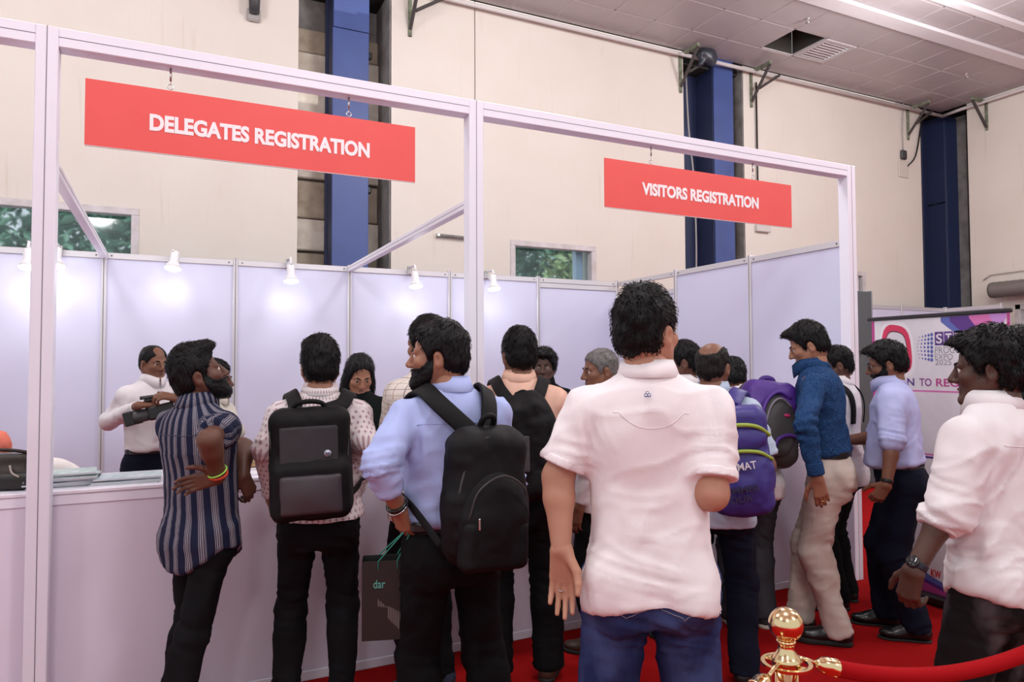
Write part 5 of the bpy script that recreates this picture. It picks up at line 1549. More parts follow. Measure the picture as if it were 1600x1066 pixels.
# ---------------------------------------------------------------- balding man with the indigo backpack
pk = person('balding man in pale blue shirt with an indigo backpack on one shoulder', 2.93, -.86, -46, H=1.68, wd=1.02, head=(-14, -4, 0), skin='brown', seed=19, face=False,
    hair=dict(side=.006, back=.007, top=.006, nape=-.075, fade=.25, bald=[((0, .01, .13), (.062, .085, .055)), ((0, -.055, .1), (.055, .075, .06))], tufts=700, tl=.014, lift=.002, col='brown'), shirt=dict(mat=PALEB, sleeve='short', frac=.85, sr=1.1), trousers=dict(mat=NAVYT, r=(.095, .075, .075)), shoes='leather',
    arms={'R': dict(e=(.25, -.02, 1.1), w=(.2, .2, 1.0)), 'L': dict()}, feet={'L': (-.12, .0, 8), 'R': (.13, .02, -10)})
b = Bag(pk, 'indigo backpack with lime piping and pale lettering', .40, .13, .20, (.27, .16, .50), roll=-4, yaw=8)
b.solid('body', [(b.rb(b.c, (.135, .08, .25), .06), .01), (ell(b.P(0, .2, -.3), (.145, .1, .18), b.B), .04)], BAG_BLUE, amp=.007, seed=9)
b.solid('top_pocket', [(ell(b.P(0, .7, .42), (.125, .06, .075), b.B), .02)], BAG_BLUE, amp=.004, seed=10)
b.line('piping', [(-1.02, .5, .44), (-.6, 1.2, .62), (0, 1.4, .67), (.6, 1.2, .62), (1.02, .5, .44)], .010, PIPING)
b.line('piping', [(-1.05, .5, .0), (-.6, 1.2, .16), (0, 1.42, .2), (.6, 1.2, .16), (1.05, .5, .0)], .009, PIPING)
bm = lambda u, d, z, rot=0.0: Matrix(np.vstack([np.hstack([np.stack([b.B[0], b.B[2], -b.B[1]], 1), b.P(u, d, z)[:, None]]), [0, 0, 0, 1]]).tolist())@Matrix.Rotation(rot, 4, 'Z')
lettering('lettering', 'CONSMAT', .20, .034, mat('print_white', (.7, .66, .72), .5), b.root, bm(-1.0, 1.5, -.2, .12), .01, ext=.003)
lettering('lettering', 'SUMMER', .17, .03, mat('print_dark', (.02, .016, .06), .5), b.root, bm(-.75, 1.52, -.58, .12), .01, ext=.003)
lettering('lettering', 'TOUR', .13, .03, mat('print_dark', (.02, .016, .06), .5), b.root, bm(-.7, 1.5, -.74, .12), .01, ext=.003)
b.shoulder_straps(BAG_BLUE, .075, sides='R', inset=-.1, zt=.8, xs=.13, low=False)
b.line('handle', [(-.2, -.2, .95), (0, .0, 1.06), (.2, -.2, .95)], .01, BAG_BLUE)

# ---------------------------------------------------------------- hunched man with the purple and grey backpack
pl = person('man bending over the counter with a purple and grey backpack', 3.62, -.38, -20, H=1.66, lean=20, py=-.04, head=(-18, -22, 0), hfwd=.05, skin='dark', seed=20, face=False, hair=dict(side=.005, back=.006, top=.014), shirt=dict(mat=PINKW, sleeve='rolled', frac=.5),
    trousers=dict(mat=GREYT, r=(.095, .078, .078)), shoes='sneaker', arms={'R': dict(e=(.27, .22, 1.1), w=(.18, .40, 1.06)), 'L': dict(e=(-.27, .22, 1.1), w=(-.18, .40, 1.06))}, feet={'L': (-.09, .02, 4), 'R': (.09, .02, -4)})
b = Bag(pl, 'purple and dark grey backpack with curved zip pockets', .50, .05, .225, (.33, .19, .50), roll=8, yaw=-4)
b.solid('body', [(b.rb(b.c, (.165, .09, .25), .08), .01), (ell(b.P(0, .3, -.1), (.16, .1, .22), b.B), .04)], BAG_DGREY, amp=.006, seed=12)
b.solid('purple_panel', [(b.rb(b.P(0, .35, .52), (.158, .085, .115), .07), .03)], BAG_PURP, amp=.005, seed=13)
b.solid('front_pocket', [(ell(b.P(.12, .95, -.12), (.115, .055, .19), b.B), .02)], BAG_DGREY, amp=.004, seed=14)
b.line('piping', [(-.55, 1.1, -.85), (-.5, 1.35, -.2), (-.3, 1.45, .35), (.15, 1.4, .62), (.6, 1.2, .5)], .012, BAG_PURP)
b.line('zip', [(-.42, 1.3, -.85), (-.35, 1.5, -.2), (-.15, 1.55, .25), (.2, 1.5, .45), (.6, 1.3, .3)], .006, PIPE_G)
b.line('piping', [(-.15, 1.5, -.9), (0, 1.62, -.55), (.4, 1.55, -.4), (.8, 1.2, -.4)], .011, BAG_PURP)
b.slab('logo_patch', .28, .5, .02, .1, 1.5, .01, mat('logo_pink', (.5, .03, .15), .5), rad=.004)
b.line('side_strap', [(-.95, .3, -.5), (-.8, .9, -.55), (-.5, 1.2, -.75)], .012, BAG_PURP)
b.line('handle', [(-.3, .0, .92), (-.15, .35, 1.06), (.15, .35, 1.06), (.3, .0, .92)], .016, BAG_PURP)
MB().tube(spline([b.P(.1, .2, -1), b.P(.12, .4, -1.25), b.P(.1, .3, -1.5)], 10), .007, 6).build('loose_strap', BAG_PURP, b.root, True)
for z in (-.45, -.78): ring_on(pl, 'zip_pull', b.P(-.38, 1.5, z), b.B[0], .01, .003, METAL, parent=b.root)
b.shoulder_straps(BAG_PURP, .062, inset=.45, zt=.85, xs=.12)

# ---------------------------------------------------------------- navy patterned shirt, beige trousers
pm = person('tall man in dark blue patterned shirt and beige trousers looking down', 3.90, -.72, 38, H=1.82, lean=7, head=(6, -21, 0), skin='mid', seed=21,
    hair=dict(side=.009, back=.010, top=.028, extra=[((0, .075, .095), (.055, .04, .03), .03)], nape=-.07), shirt=dict(mat=NAVYP, tuck=True, amp=.012, frac=.92, cuff=(.06, .002)),
    trousers=dict(mat=BEIGET, amp=.011, r=(.092, .073, .066), belt=True, top=1.02, butt=1.02), shoes='boot', arms={'L': dict(e=LW(1258, 665, 3.72), w=LW(1277, 748, 3.70), curl=(22, 34, 20)), 'R': dict(e=(.22, .12, 1.16), w=(.12, .34, 1.14))},
    feet={'L': (-.07, -.03, 8), 'R': (.08, .16, -6)})
ring_on(pm, 'finger_ring', pm.arm['L']['W']+pm.arm['L']['dir']*.118, pm.arm['L']['dir'], .011, .002, mat('gold', (.8, .5, .15), .25, 1.0))

# ---------------------------------------------------------------- man with black strap behind him
pn = person('man in white shirt with a black shoulder strap, half hidden behind the dark blue shirt', 4.44, -.36, 20, H=1.69, head=(30, -6, 0), skin='dark', seed=22, face=False, hair=dict(side=.004, back=.005, top=.01), shirt=dict(mat=WHITE_S), trousers=dict(mat=BLACKT, r=(.096, .078, .075)), shoes='leather', lod=1.3,
    arms={'R': dict(e=(.27, .04, 1.12), w=(.22, .28, 1.2)), 'L': dict()}, feet={'L': (-.1, .0, 40), 'R': (.11, .02, 20)})
_q = lambda r, f, u: pn.P0+pn.right*r+pn.fwd*f+pn.up*pn.L*u
for _pts in ([_q(-.1, -.14, .5), _q(-.11, -.12, .88), _q(-.115, -.01, .97), _q(-.12, .1, .85), _q(-.12, .14, .5)], [_q(.1, -.14, .5), _q(.11, -.12, .88), _q(.115, -.01, .97), _q(.12, .1, .85), _q(.12, .14, .5)]):
    pP, pN = drape(pn.shirt_prims, spline(_pts, 30), .004, False)
    pV, pF = ribbon_mesh(pP, pN, .045, .008); MB()._add(pV, pF).build('shoulder_strap', BAG_BLK, pn.root, True)

# ---------------------------------------------------------------- light blue shirt man before the banner
po = person('stout man in lavender blue shirt and navy trousers before the banner', 4.34, -.86, 34, H=1.70, wd=1.16, belly=.05, lean=5, head=(8, -14, 0), skin='brown', seed=23,
    hair=dict(side=.014, back=.016, top=.024, extra=[((0, .07, .09), (.06, .04, .03), .03)], nape=-.085, tl=.03, fade=.2), beard=dict(th=.003, tufts=150), shirt=dict(mat=LTBLUE2, sleeve='rolled', frac=.08, cuff=(.05, .005), tuck=True, sr=1.12, amp=.012),
    trousers=dict(mat=NAVYT, r=(.105, .082, .075), belt=True, butt=1.08), shoes='loafer', arms={'L': dict(e=LW(1395, 690, 3.88), w=LW(1385, 758, 3.84), curl='half', dir=(.1, .5, -.8)), 'R': dict(e=(.24, .14, 1.12), w=(.1, .34, 1.1))},
    feet={'L': (-.08, -.06, 14), 'R': (.1, .1, 10)})
watch(po, 'L', BELT_BLK, face=False)
gm2 = mat('spectacle_black', (.015, .014, .014), .3)
MB().tube([po.H2((-.053, .093, 0)), po.H2((-.074, .06, .004)), po.H2((-.08, -.005, .006))], .002, 5).build('glasses_temple', gm2, po.root, True)
MB().tube([po.H2((-.033+.02*math.cos(t), .099, -.002+.015*math.sin(t))) for t in np.linspace(0, 2*math.pi, 17)], .002, 5, False).build('glasses_rim', gm2, po.root, True)

# ---------------------------------------------------------------- white shirt man at the right edge
pp = person('man in white shirt and faded black jeans at the right edge', 2.93, -2.20, 2, H=1.675, head=(26, -4, 0), skin='deep', seed=24, lod=.98,
    hair=dict(side=.02, back=.016, top=.028, extra=[((0, .072, .085), (.06, .038, .034), .03)], nape=-.07, lump=.006, wave=2.0, tl=.022, lift=.007, tufts=1500, tw=.0018, fade=.2), shirt=dict(mat=WHITE_S, sleeve='rolled', frac=.28, cuff=(.05, .007), hemcurve=(.80, .06), hem=-.3, sr=1.15, ease=1.04, amp=.014),
    trousers=dict(mat=FADEJ, r=(.1, .075, .068), butt=1.06), shoes='sneaker', arms={'L': dict(e=LW(1478, 800, 2.22), w=LW(1428, 892, 2.2), dir=(.0, .25, -.95), palm=(.8, .1, -.3), curl='half', hs=1.05), 'R': dict()}, feet={'L': (-.12, 0, 8), 'R': (.13, .02, -8)})
watch(pp, 'L', mat('watch_strap_navy', (.012, .016, .03), .5))
pq = person('dark-haired person behind the man at the right edge', 4.02, -1.70, 30, H=1.72, skin='dark', seed=25, lod=1.5, head=(30, 0, 0), hair=dict(side=.02, back=.018, top=.03, tl=.03, lift=.01), shirt=dict(mat=BLACKC), trousers=dict(mat=BLACKT), shoes='leather')

# ---------------------------------------------------------------- staff behind the counters
pr_ = person('cameraman in white shirt and navy trousers holding a video camera', .38, 1.92, -150, H=1.72, wd=.98, head=(4, -6, 0), skin='brown', seed=26, hair=dict(side=.003, back=.004, top=.003, line=.004, bald=[((0, .075, .1), (.05, .05, .04))], tufts=500, tl=.01, lift=.002), shirt=dict(mat=WHITE_S, tuck=True), trousers=dict(mat=NAVYT, belt=True, top=1.01), shoes='leather', lod=1.3,
    arms={'R': dict(e=LW(172, 658, 4.85), w=LW(216, 634, 4.47), wdir=(1, .1, .1), wpalm=(0, .3, -1), curl='half'), 'L': dict(e=LW(302, 668, 4.75), w=LW(276, 622, 4.5), wdir=(-.9, -.1, .2), wpalm=(0, .5, -.8), curl='half')})
ps = person('person in cream shirt behind the striped-shirt man', .74, 1.25, -120, H=1.60, head=(0, 0, 0), skin='dark', seed=27, hair=dict(**CUTS), shirt=dict(mat=CREAMS, sleeve='rolled', frac=.1), trousers=dict(mat=BLACKT), shoes='leather', lod=1.45, arms={'L': dict(e=LW(366, 675, 4.3), w=LW(355, 700, 4.1)), 'R': dict()})
pc = person('woman in black with long hair and pearl earrings looking at her phone', 1.57, .84, 168, H=1.64, wd=.86, lean=4, head=(10, -30, 0), hfwd=.03, skin='mid', seed=28, hair=dict(side=.010, back=.012, top=.012, long=True, extra=[((0, -.06, -.08), (.085, .06, .14), .05), ((-.07, -.02, -.14), (.045, .045, .14), .04), ((.075, -.01, -.12), (.04, .045, .12), .04)], tufts=700, tl=.05, lift=.004), shirt=dict(mat=BLACKC, collar=None), trousers=dict(mat=BLACKT), shoes='leather', lod=1.2,
    arms={'R': dict(e=(.22, .06, 1.06), w=(.09, .25, 1.19), dir=(-.5, .5, .35), palm=(-.5, -.3, .6), curl='grip'), 'L': dict(e=(-.2, .1, 1.02), w=(-.04, .26, 1.16), dir=(.6, .5, .35), palm=(.3, -.4, .7), curl='grip')})
for sg in (1, -1):
    MB().lathe([(math.sin(t)*.008, -math.cos(t)*.008) for t in np.linspace(0, math.pi, 9)], tuple(pc.H2((sg*.08, .004, -.05))), 12).build('earring', mat('pearl', (.8, .75, .7), .2), pc.root, True)
pg = person('young man with wavy hair and black jacket behind the visitors counter', 2.98, 1.0, 158, H=1.68, wd=.95, head=(-14, -4, 0), skin='deep', seed=29, hair=dict(side=.018, back=.014, top=.03, lump=.008, wave=2, extra=[((0, .075, .09), (.07, .04, .035), .03)], tl=.03, lift=.01), shirt=dict(mat=BLACKC), trousers=dict(mat=BLACKT), shoes='leather', lod=1.35)
pt = person('woman with black hair and coral top cut off by the left edge', -.45, .98, 172, H=1.47, wd=.88, skin='mid', seed=30, head=(0, -15, 0), hair=dict(side=.01, back=.012, top=.012, long=True, extra=[((0, -.07, -.08), (.08, .05, .15), .05), ((-.075, .0, -.16), (.03, .035, .16), .04), ((.075, .0, -.16), (.03, .035, .16), .04)], tufts=600, tl=.05, lift=.004),
    shirt=dict(mat=cloth('coral_cotton', (.72, .2, .14)), sleeve='short', frac=.4, collar=None), trousers=dict(mat=BLACKT), shoes='leather', lod=1.45, arms={'L': dict(e=LW(8, 712, 4.05), w=LW(-20, 745, 3.95)), 'R': dict()})

# ---------------------------------------------------------------- sewn details
TH_G = mat('thread_grey_blue', (.3, .31, .4), .7); TH_D = mat('thread_off_white', (.74, .70, .72), .8); TH_N = mat('thread_navy', (.03, .035, .07), .7)  # threads for pocket stitching and yoke seams, off-white on the white shirts
pocket(ph, .085, -.085, .13, .13, TH_G); pocket(ph, -.085, -.085, .13, .13, TH_G)
pocket(pp, -.08, -.10, .13, .14, mat('thread_black', (.05, .045, .045), .7)); pocket(p1, .075, -.10, .12, .13, mat('thread_black', (.05, .045, .045), .7))
seam(p1, p1.shirt_prims, [(-.17, -.16, .43), (-.08, -.2, .425), (0, -.2, .425), (.08, -.2, .425), (.17, -.16, .43)], .0016, TH_N)
seam(pp, pp.shirt_prims, [(-.17, -.16, .43), (-.08, -.2, .42), (0, -.2, .42), (.08, -.2, .42), (.17, -.16, .43)], .0014, TH_D)
seam(p3, p3.shirt_prims, [(-.17, -.16, .44), (-.08, -.2, .435), (0, -.2, .435), (.08, -.2, .435), (.17, -.16, .44)], .0014, mat('thread_blue', (.36, .42, .74), .7))
seam(ph, ph.shirt_prims, [(-.13, -.2, .5), (-.07, -.2, .42), (0, -.2, .395), (.07, -.2, .42), (.13, -.2, .5)], .0012, TH_D)
# ================================================================ roll-up banner
def banner():
    X = 4.985; y0, y1 = -.196, -1.116; zt = 1.885
    bn = empty('rollup_banner', (X, (y0+y1)/2, 0), label='roll-up banner with purple waves and expo print beside the right post', category='banner')
    yc = (y0+y1)/2
    WH = mat('banner_white', (.72, .70, .74), .5, var=(14, (.66, .64, .69), .6))
    MAG = mat('print_magenta', (.45, .05, .24), .5); PUR = mat('print_purple', (.09, .03, .22), .5); BLU = mat('print_blue', (.10, .13, .42), .5)
    PNK = mat('print_pink', (.62, .16, .42), .5); GRY = mat('print_grey', (.22, .2, .24), .5); RED = mat('print_red', (.6, .02, .03), .5)
    BLKM = mat('banner_black', (.01, .01, .011), .4)
    MB().box((-.0012, y1-yc, .06), (.0012, y0-yc, zt-.012)).build('sheet', WH, bn)
    MB().bbox((-.014, y1-yc-.012, zt-.018), (.014, y0-yc+.03, zt+.008), .006).build('top_bar', BLKM, bn)
    MB().bbox((-.06, y1-yc-.01, .01), (.06, y0-yc+.01, .07), .014).build('base', BLKM, bn)
    MB().tube([(.03, 0, .06), (.03, 0, zt)], .009, 8).build('pole', METAL, bn, True)
    for yy in (y0-yc-.12, y1-yc+.12): MB().bbox((-.19, yy-.02, 0), (.12, yy+.02, .012), .004).build('foot', BLKM, bn)
    L = [0]
    def q(px, py):
        p = atX(px, py, X); return p[1]-yc, p[2]
    def shape(name, pts, m, lay=1):
        P = [(-.0012-.0004*lay, y, z) for y, z in pts]; n = len(P)
        MB().poly(np.array(P+[(p[0]+.0003, p[1], p[2]) for p in P]), [] ).V
        V = np.array(P); c = V.mean(0); V = np.vstack([V, c])
        mesh_obj(name, V, [np.array([(i, (i+1) % n, n) for i in range(n)])], m, bn, False)
    def rect(name, ya, yb, za, zb, m, lay=1): shape(name, [(ya, za), (yb, za), (yb, zb), (ya, zb)], m, lay)
    def text(txt, ya, yb, z, h, m, off=.0, lay=2):
        M = Matrix(((0, 0, -1, -.0012-.0004*lay), (-1, 0, 0, ya), (0, 1, 0, z), (0, 0, 0, 1)))
        lettering('lettering', txt, abs(yb-ya), h, m, bn, M, off, ext=.0002)
    l, r = y0-yc, y1-yc
    rect('left_border', l, l-.022, .07, zt-.02, MAG)
    rect('right_border', r+.018, r, .07, zt-.02, MAG)
    # top wave
    def wave(name, m, a, b, zz, amp, ph, lay):
        ys = np.linspace(a, b, 22); top = [(y, zt-.02) for y in ys]
        bot = [(y, zz-amp*math.sin((y-a)/(b-a)*math.pi*1.15+ph)) for y in ys[::-1]]
        n = len(ys); P = [(-.0012-.0004*lay, y, z) for y, z in top+bot[::-1]]
        mesh_obj(name, np.array(P), [np.array([(i, i+1, n+i+1, n+i) for i in range(n-1)])], m, bn, False)
    wave('wave', BLU, l-.50, r+.02, zt-.05, .10, 0, 1)
    wave('wave', PUR, l-.56, r+.02, zt-.04, .10, .1, 2)
    wave('wave', PNK, l-.68, r+.02, zt-.06, .085, -.3, 3)
    wave('wave', mat('print_lilac', (.5, .25, .6), .5), l-.80, r+.02, zt-.05, .05, -.4, 4)
    # badge
    (ya, za), (yb, zb) = q(1378, 583), q(1424, 506)
    yc2, zc2 = (ya+yb)/2, (za+zb)/2; hw, hh = abs(ya-yb)/2, abs(zb-za)/2
    def blob(sc, m, name, lay, tilt=.12):
        pts = []
        for t in np.linspace(0, 2*math.pi, 28, endpoint=False):
            c, s_ = math.cos(t), math.sin(t); k = (abs(c)**3.2+abs(s_)**3.2)**(-1/3.2)
            pts.append((yc2-hw*sc*c*k*(1-.12*s_), zc2+hh*sc*(s_*k-tilt*c)))
        shape(name, pts, m, lay)
    blob(1.15, mat('badge_halo', (.8, .78, .82), .4), 'badge', 1); blob(.98, mat('badge_red', (.65, .03, .1), .4), 'badge', 2); blob(.72, BLKM, 'badge', 3); blob(.68, WH, 'badge', 4)
    text('STEEL', yc2+hw*.7, yc2-hw*.66, zc2-hh*.1, hh*.32, BLKM, .02, 5)
    # dotted globe
    for i in range(7):
        for j in range(5):
            yy, zz = q(1456-(4-j)*5.6+abs(i-3)*.55*(4-j)*.5, 523+i*6.6+(4-j)*abs(i-3)*(.35 if i < 3 else -.25))
            rr = .0042+.0022*j
            shape('dot', [(yy+rr*.8*math.cos(t), zz+rr*math.sin(t)) for t in np.linspace(0, 2*math.pi, 9)[:-1]], BLU, 1)
    y_, z_ = q(1461, 540); 
    for k in range(5): rect('letter_box', y_-k*.062, y_-k*.062-.058, z_, z_+.088, PUR, 1)
    for k, ch in enumerate('STEEL'): text(ch, y_-k*.062-.009, y_-k*.062-.049, z_+.012, .064, WH, .02)
    z1 = q(1461, 552.5)[1]; text('PROCUREMENT', y_, y_-.36, z1, .042, GRY, -.012)
    z1 = q(1461, 562)[1]; text('EXPO', y_, y_-.115, z1, .036, GRY, -.012)
    z1 = q(1461, 570.5)[1]; text('2025', y_, y_-.105, z1, .034, GRY, -.012)
    yn, zn = q(1420, 603)
    yt = q(1440, 603)[0]; ye = q(1466, 603)[0]
    a = q(1402, 603)[0]; bq = q(1429, 603)[0]; c1 = q(1437, 603)[0]; c2 = q(1456, 603)[0]; d1 = q(1463, 603)[0]
    text('SCAN', l-.12, bq, zn, .052, PUR, .02); text('TO', c1, c2, zn, .052, mat('print_plum', (.25, .06, .27), .5), .02); text('REGISTER', d1, d1-.36, zn, .052, MAG, .02)
    # empty framed square under the words
    (fa, fz), (fb, fz2) = q(1420, 708), q(1514, 612)
    rect('code_frame', l-.15, fb, fz, fz2, PNK, 1); rect('code_field', l-.162, fb+.012, fz+.012, fz2-.012, WH, 2)
    rect('foot_bar', l-.15, fb, fz-.02, fz-.006, PUR, 1)
    yk, zk = q(1455, 901); text('KW', yk, q(1471, 901)[0], zk, .05, RED, .03)
    # bottom wave
    for nm, m, zz, am, ph, lay in (('wave', BLU, .30, .14, .2, 1), ('wave', PUR, .26, .12, .5, 2), ('wave', MAG, .17, .08, -.2, 3)):
        ys = np.linspace(l, r, 22); n = len(ys)
        P = [(-.0012-.0004*lay, y, .07) for y in ys]+[(-.0012-.0004*lay, y, max(.08, zz*.75+am*math.sin((y-l)/(r-l)*5+ph+1.4)*.6)) for y in ys]
        mesh_obj(nm, np.array(P), [np.array([(i, i+1, n+i+1, n+i) for i in range(n-1)])], m, bn, False)
banner()

# ================================================================ things beyond the booth
s = empty('display_board', (8.2, 2.5, 0), label='dark grey standing board behind the right frame post', category='board')
MB().bbox((-.4, 0, .06), (.34, .05, 2.49), .01).build('panel', mat('board_slate', (.075, .09, .10), .5), s)
MB().bbox((-.42, -.01, 0), (.36, .06, .06), .01).build('plinth', mat('board_black', (.02, .02, .022), .5), s)
MB().bbox((.34, -.008, .06), (.36, .058, 2.5), .004).build('edge', mat('board_edge', (.2, .23, .25), .4), s)
def far_partition():
    w = empty('partition_wall', (0, 0, 0), label='distant white panel partition in the far right corner behind the banner', category='partition')
    Y, Xc = 3.75, 12.0
    for x0, x1 in ((8.9, 9.9), (9.9, 10.9), (10.9, Xc)):
        MB().bbox((x0+.02, Y, 0), (x1-.02, Y+.02, 2.42), .002).build('panel', PANEL, w)
        MB().bbox((x0+.02, Y-.01, 2.42), (x1-.02, Y+.03, 2.48), .003).build('top_rail', ALU_RAW, w)
        MB().bbox((x0-.02, Y-.015, 0), (x0+.02, Y+.035, 2.5), .004).build('upright', ALU_RAW, w)
    for ya, yb in ((Y, 2.9),):
        MB().bbox((Xc, yb, 0), (Xc+.02, ya, 2.42), .002).build('panel', PANEL, w)
        MB().bbox((Xc-.01, yb, 2.42), (Xc+.03, ya, 2.48), .003).build('top_rail', ALU_RAW, w)
        MB().bbox((Xc-.02, yb-.03, 0), (Xc+.04, yb, 2.5), .004).build('upright', ALU_RAW, w)
    MB().bbox((Xc-.025, Y-.02, 0), (Xc+.025, Y+.03, 2.5), .004).build('upright', ALU_RAW, w)
far_partition()

# ================================================================ rope barrier
GOLD = mat('polished_brass', (.80, .62, .34), .14, 1.0)
ROPE = mat('red_velvet', (.33, .004, .007), .9, bump=(500, .4), spec=.1)
def stanchion(x, y, lab):
    t = empty('rope_stanchion', (x, y, 0), label=lab, category='stanchion', group='brass rope stanchions')
    MB().lathe([(0, 0), (.16, 0), (.16, .012), (.14, .03), (.06, .05), (.03, .07), (0, .07)], n=36).build('base', GOLD, t, True)
    MB().lathe([(.024, .06), (.024, .905)], n=28).build('pole', GOLD, t, True)
    ring = MB()
    n = 40
    for r0, r1, a0, a1 in [(.044, .053, 0, 2*math.pi), (.0, .030, 0, 2*math.pi)]+[(.028, .046, k*math.pi/2+.0, k*math.pi/2+.35) for k in range(4)]:
        k = max(4, int(n*(a1-a0)/(2*math.pi))); th = np.linspace(a0, a1, k+1)
        V = []; F = []
        for z in (.912, .918):
            for tt in th: V += [(r0*math.cos(tt), r0*math.sin(tt), z), (r1*math.cos(tt), r1*math.sin(tt), z)]
        m = 2*(k+1)
        for i in range(k):
            F += [(2*i, 2*i+1, 2*i+3, 2*i+2), (m+2*i, m+2*i+2, m+2*i+3, m+2*i+1), (2*i+1, m+2*i+1, m+2*i+3, 2*i+3), (2*i, 2*i+2, m+2*i+2, m+2*i)]
        ring._add(V, F)
    ring.build('ring_plate', GOLD, t)
    MB().lathe([(.03, .918), (.032, .924), (.026, .93), (.019, .942), (.016, .952), (.017, .957), (.021, .962), (.018, .966), (0, .966)], n=32).build('neck', GOLD, t, True)
    MB().lathe([(math.sin(a)*.0365, .9985-math.cos(a)*.0365) for a in np.linspace(.02, math.pi-.02, 25)], n=36).build('ball', GOLD, t, True)
    return t
sx, sy = 1.698, -2.461
stanchion(sx, sy, 'brass stanchion with round ball top in the foreground')
B2 = atD(1735, 940, 1.84); stanchion(B2[0], B2[1], 'brass stanchion at the far end of the right velvet rope')
B3 = atD(640, 1345, .895); stanchion(B3[0], B3[1], 'brass stanchion at the near end of the left velvet rope')
def rope(a, b, sag, lab):
    a = np.array(a, float); b = np.array(b, float); d = nrm((b-a)*np.array([1, 1, 0]))
    r = empty('velvet_rope', tuple(a), label=lab, category='rope', group='red velvet ropes')
    a0 = a+d*.048; b0 = b-d*.048
    t = np.linspace(0, 1, 60); P = a0+(b0-a0)*t[:, None]; P[:, 2] -= sag*4*t*(1-t)
    L = np.concatenate([[0], np.cumsum(np.linalg.norm(np.diff(P, axis=0), axis=1))])
    at_ = lambda s: np.array([np.interp(s, L, P[:, i]) for i in range(3)])
    E = L[-1]
    pts = np.array([at_(s) for s in np.linspace(.075, E-.075, 70)])-a
    MB().tube(pts, .0185, 16).build('rope', ROPE, r, True)
    for s0, s1 in ((.03, .085), (E-.03, E-.085)):
        p, q = at_(s0)-a, at_(s1)-a; ax = nrm(q-p); Lc = np.linalg.norm(q-p)
        c = MB().lathe([(0, 0), (.007, 0), (.009, .006), (.014, .012), (.0175, .02), (.0185, .026), (.0195, .03), (.0195, Lc-.004), (.0205, Lc-.003), (.0205, Lc), (0, Lc)], p, 20, ax).build('end_cap', GOLD, r, True)
        h = a0-a if s0 == .03 else b0-a
        e = (a+d*.03 if s0 == .03 else b-d*.03)-a
        MB().tube(spline([p, (p+e)/2+np.array([0, 0, .006]), e+np.array([0, 0, .006]), e+np.array([0, 0, -.012])], 12), .0045, 8).build('snap_hook', GOLD, r, True)
rope((sx, sy, .915), (B2[0], B2[1], .915), .085, 'red velvet rope swinging right from the brass stanchion')
rope((sx, sy, .915), (B3[0], B3[1], .915), .05, 'red velvet rope dropping out of the bottom edge')

# ================================================================ on the counters
CT = 1.083-.061
CT = 1.022
COVER = mat('brochure_green_cover', (.22, .34, .30), .35, var=(26, (.5, .58, .55), .9))
COVER2 = mat('brochure_teal_cover', (.30, .42, .46), .35, var=(26, (.62, .66, .68), .9))
PAPER = mat('paper_edge', (.6, .57, .62), .7)
PAPER_G = mat('paper_edge_grey', (.28, .27, .3), .6)
def brochure(x, y, z, rz, k, lab, grp, th=.007, w=.28, d=.2):
    b = empty('brochure', (x, y, z), rz, label=lab, category='brochure', group=grp)
    MB().box((-w/2+.001, -d/2+.001, .0008), (w/2-.001, d/2-.001, th-.0008)).build('pages', PAPER if k % 3 else PAPER_G, b)
    MB().box((-w/2, -d/2, th-.0008), (w/2, d/2, th)).build('cover', COVER if k % 2 else COVER2, b)
    MB().box((-w/2, -d/2, 0), (w/2, d/2, .0008)).build('back_cover', COVER2, b)
rg = random.Random(5)
pa = atY(110, 752, .22); pb = atY(196, 752, .2)
for k in range(8):
    brochure(pa[0]-.03+rg.uniform(-.012, .012), .235+rg.uniform(-.01, .01), CT+.0075*k, rg.uniform(-.08, .1)+(.12 if k > 5 else 0), k, 'green brochure in the taller pile beside the left post, %s' % ('topmost' if k == 7 else 'lowest' if k == 0 else 'between others'), 'taller brochure pile')
for k in range(4):
    brochure(pb[0]+rg.uniform(-.012, .012), .215+rg.uniform(-.01, .01), CT+.0075*k, rg.uniform(-.06, .06), k+1, 'green brochure in the lower pile near the striped shirt, %s' % ('topmost' if k == 3 else 'lowest' if k == 0 else 'between others'), 'lower brochure pile')
pw = atY(75, 745, .40)
w = empty('tote_bag', (pw[0]-.06, .44, CT), label='white cloth tote slumped behind the brochures', category='tote bag')
pr = [(ell((0, 0, .02), (.2, .07, .075)), .02), (ell((.05, .0, .045), (.11, .05, .05)), .03)]
f = field_of(pr, .01); f.cut(lambda X, Y, Z: .0015-Z+0*X+0*Y); V, F = f.mesh(); V = V+vnormals(V, F)*(np.where(V[:, 2] > .01, vnoise(V*12, 3)*.006, 0))[:, None]
mesh_obj('cloth', V, F, cloth('tote_canvas', (.74, .70, .68)), w)
MB().tube(spline([(-.12, -.05, .05), (-.14, -.1, .03), (-.02, -.12, .01), (.05, -.07, .05)], 16), .006, 6).build('handle', cloth('tote_canvas', (.74, .7, .68)), w, True)

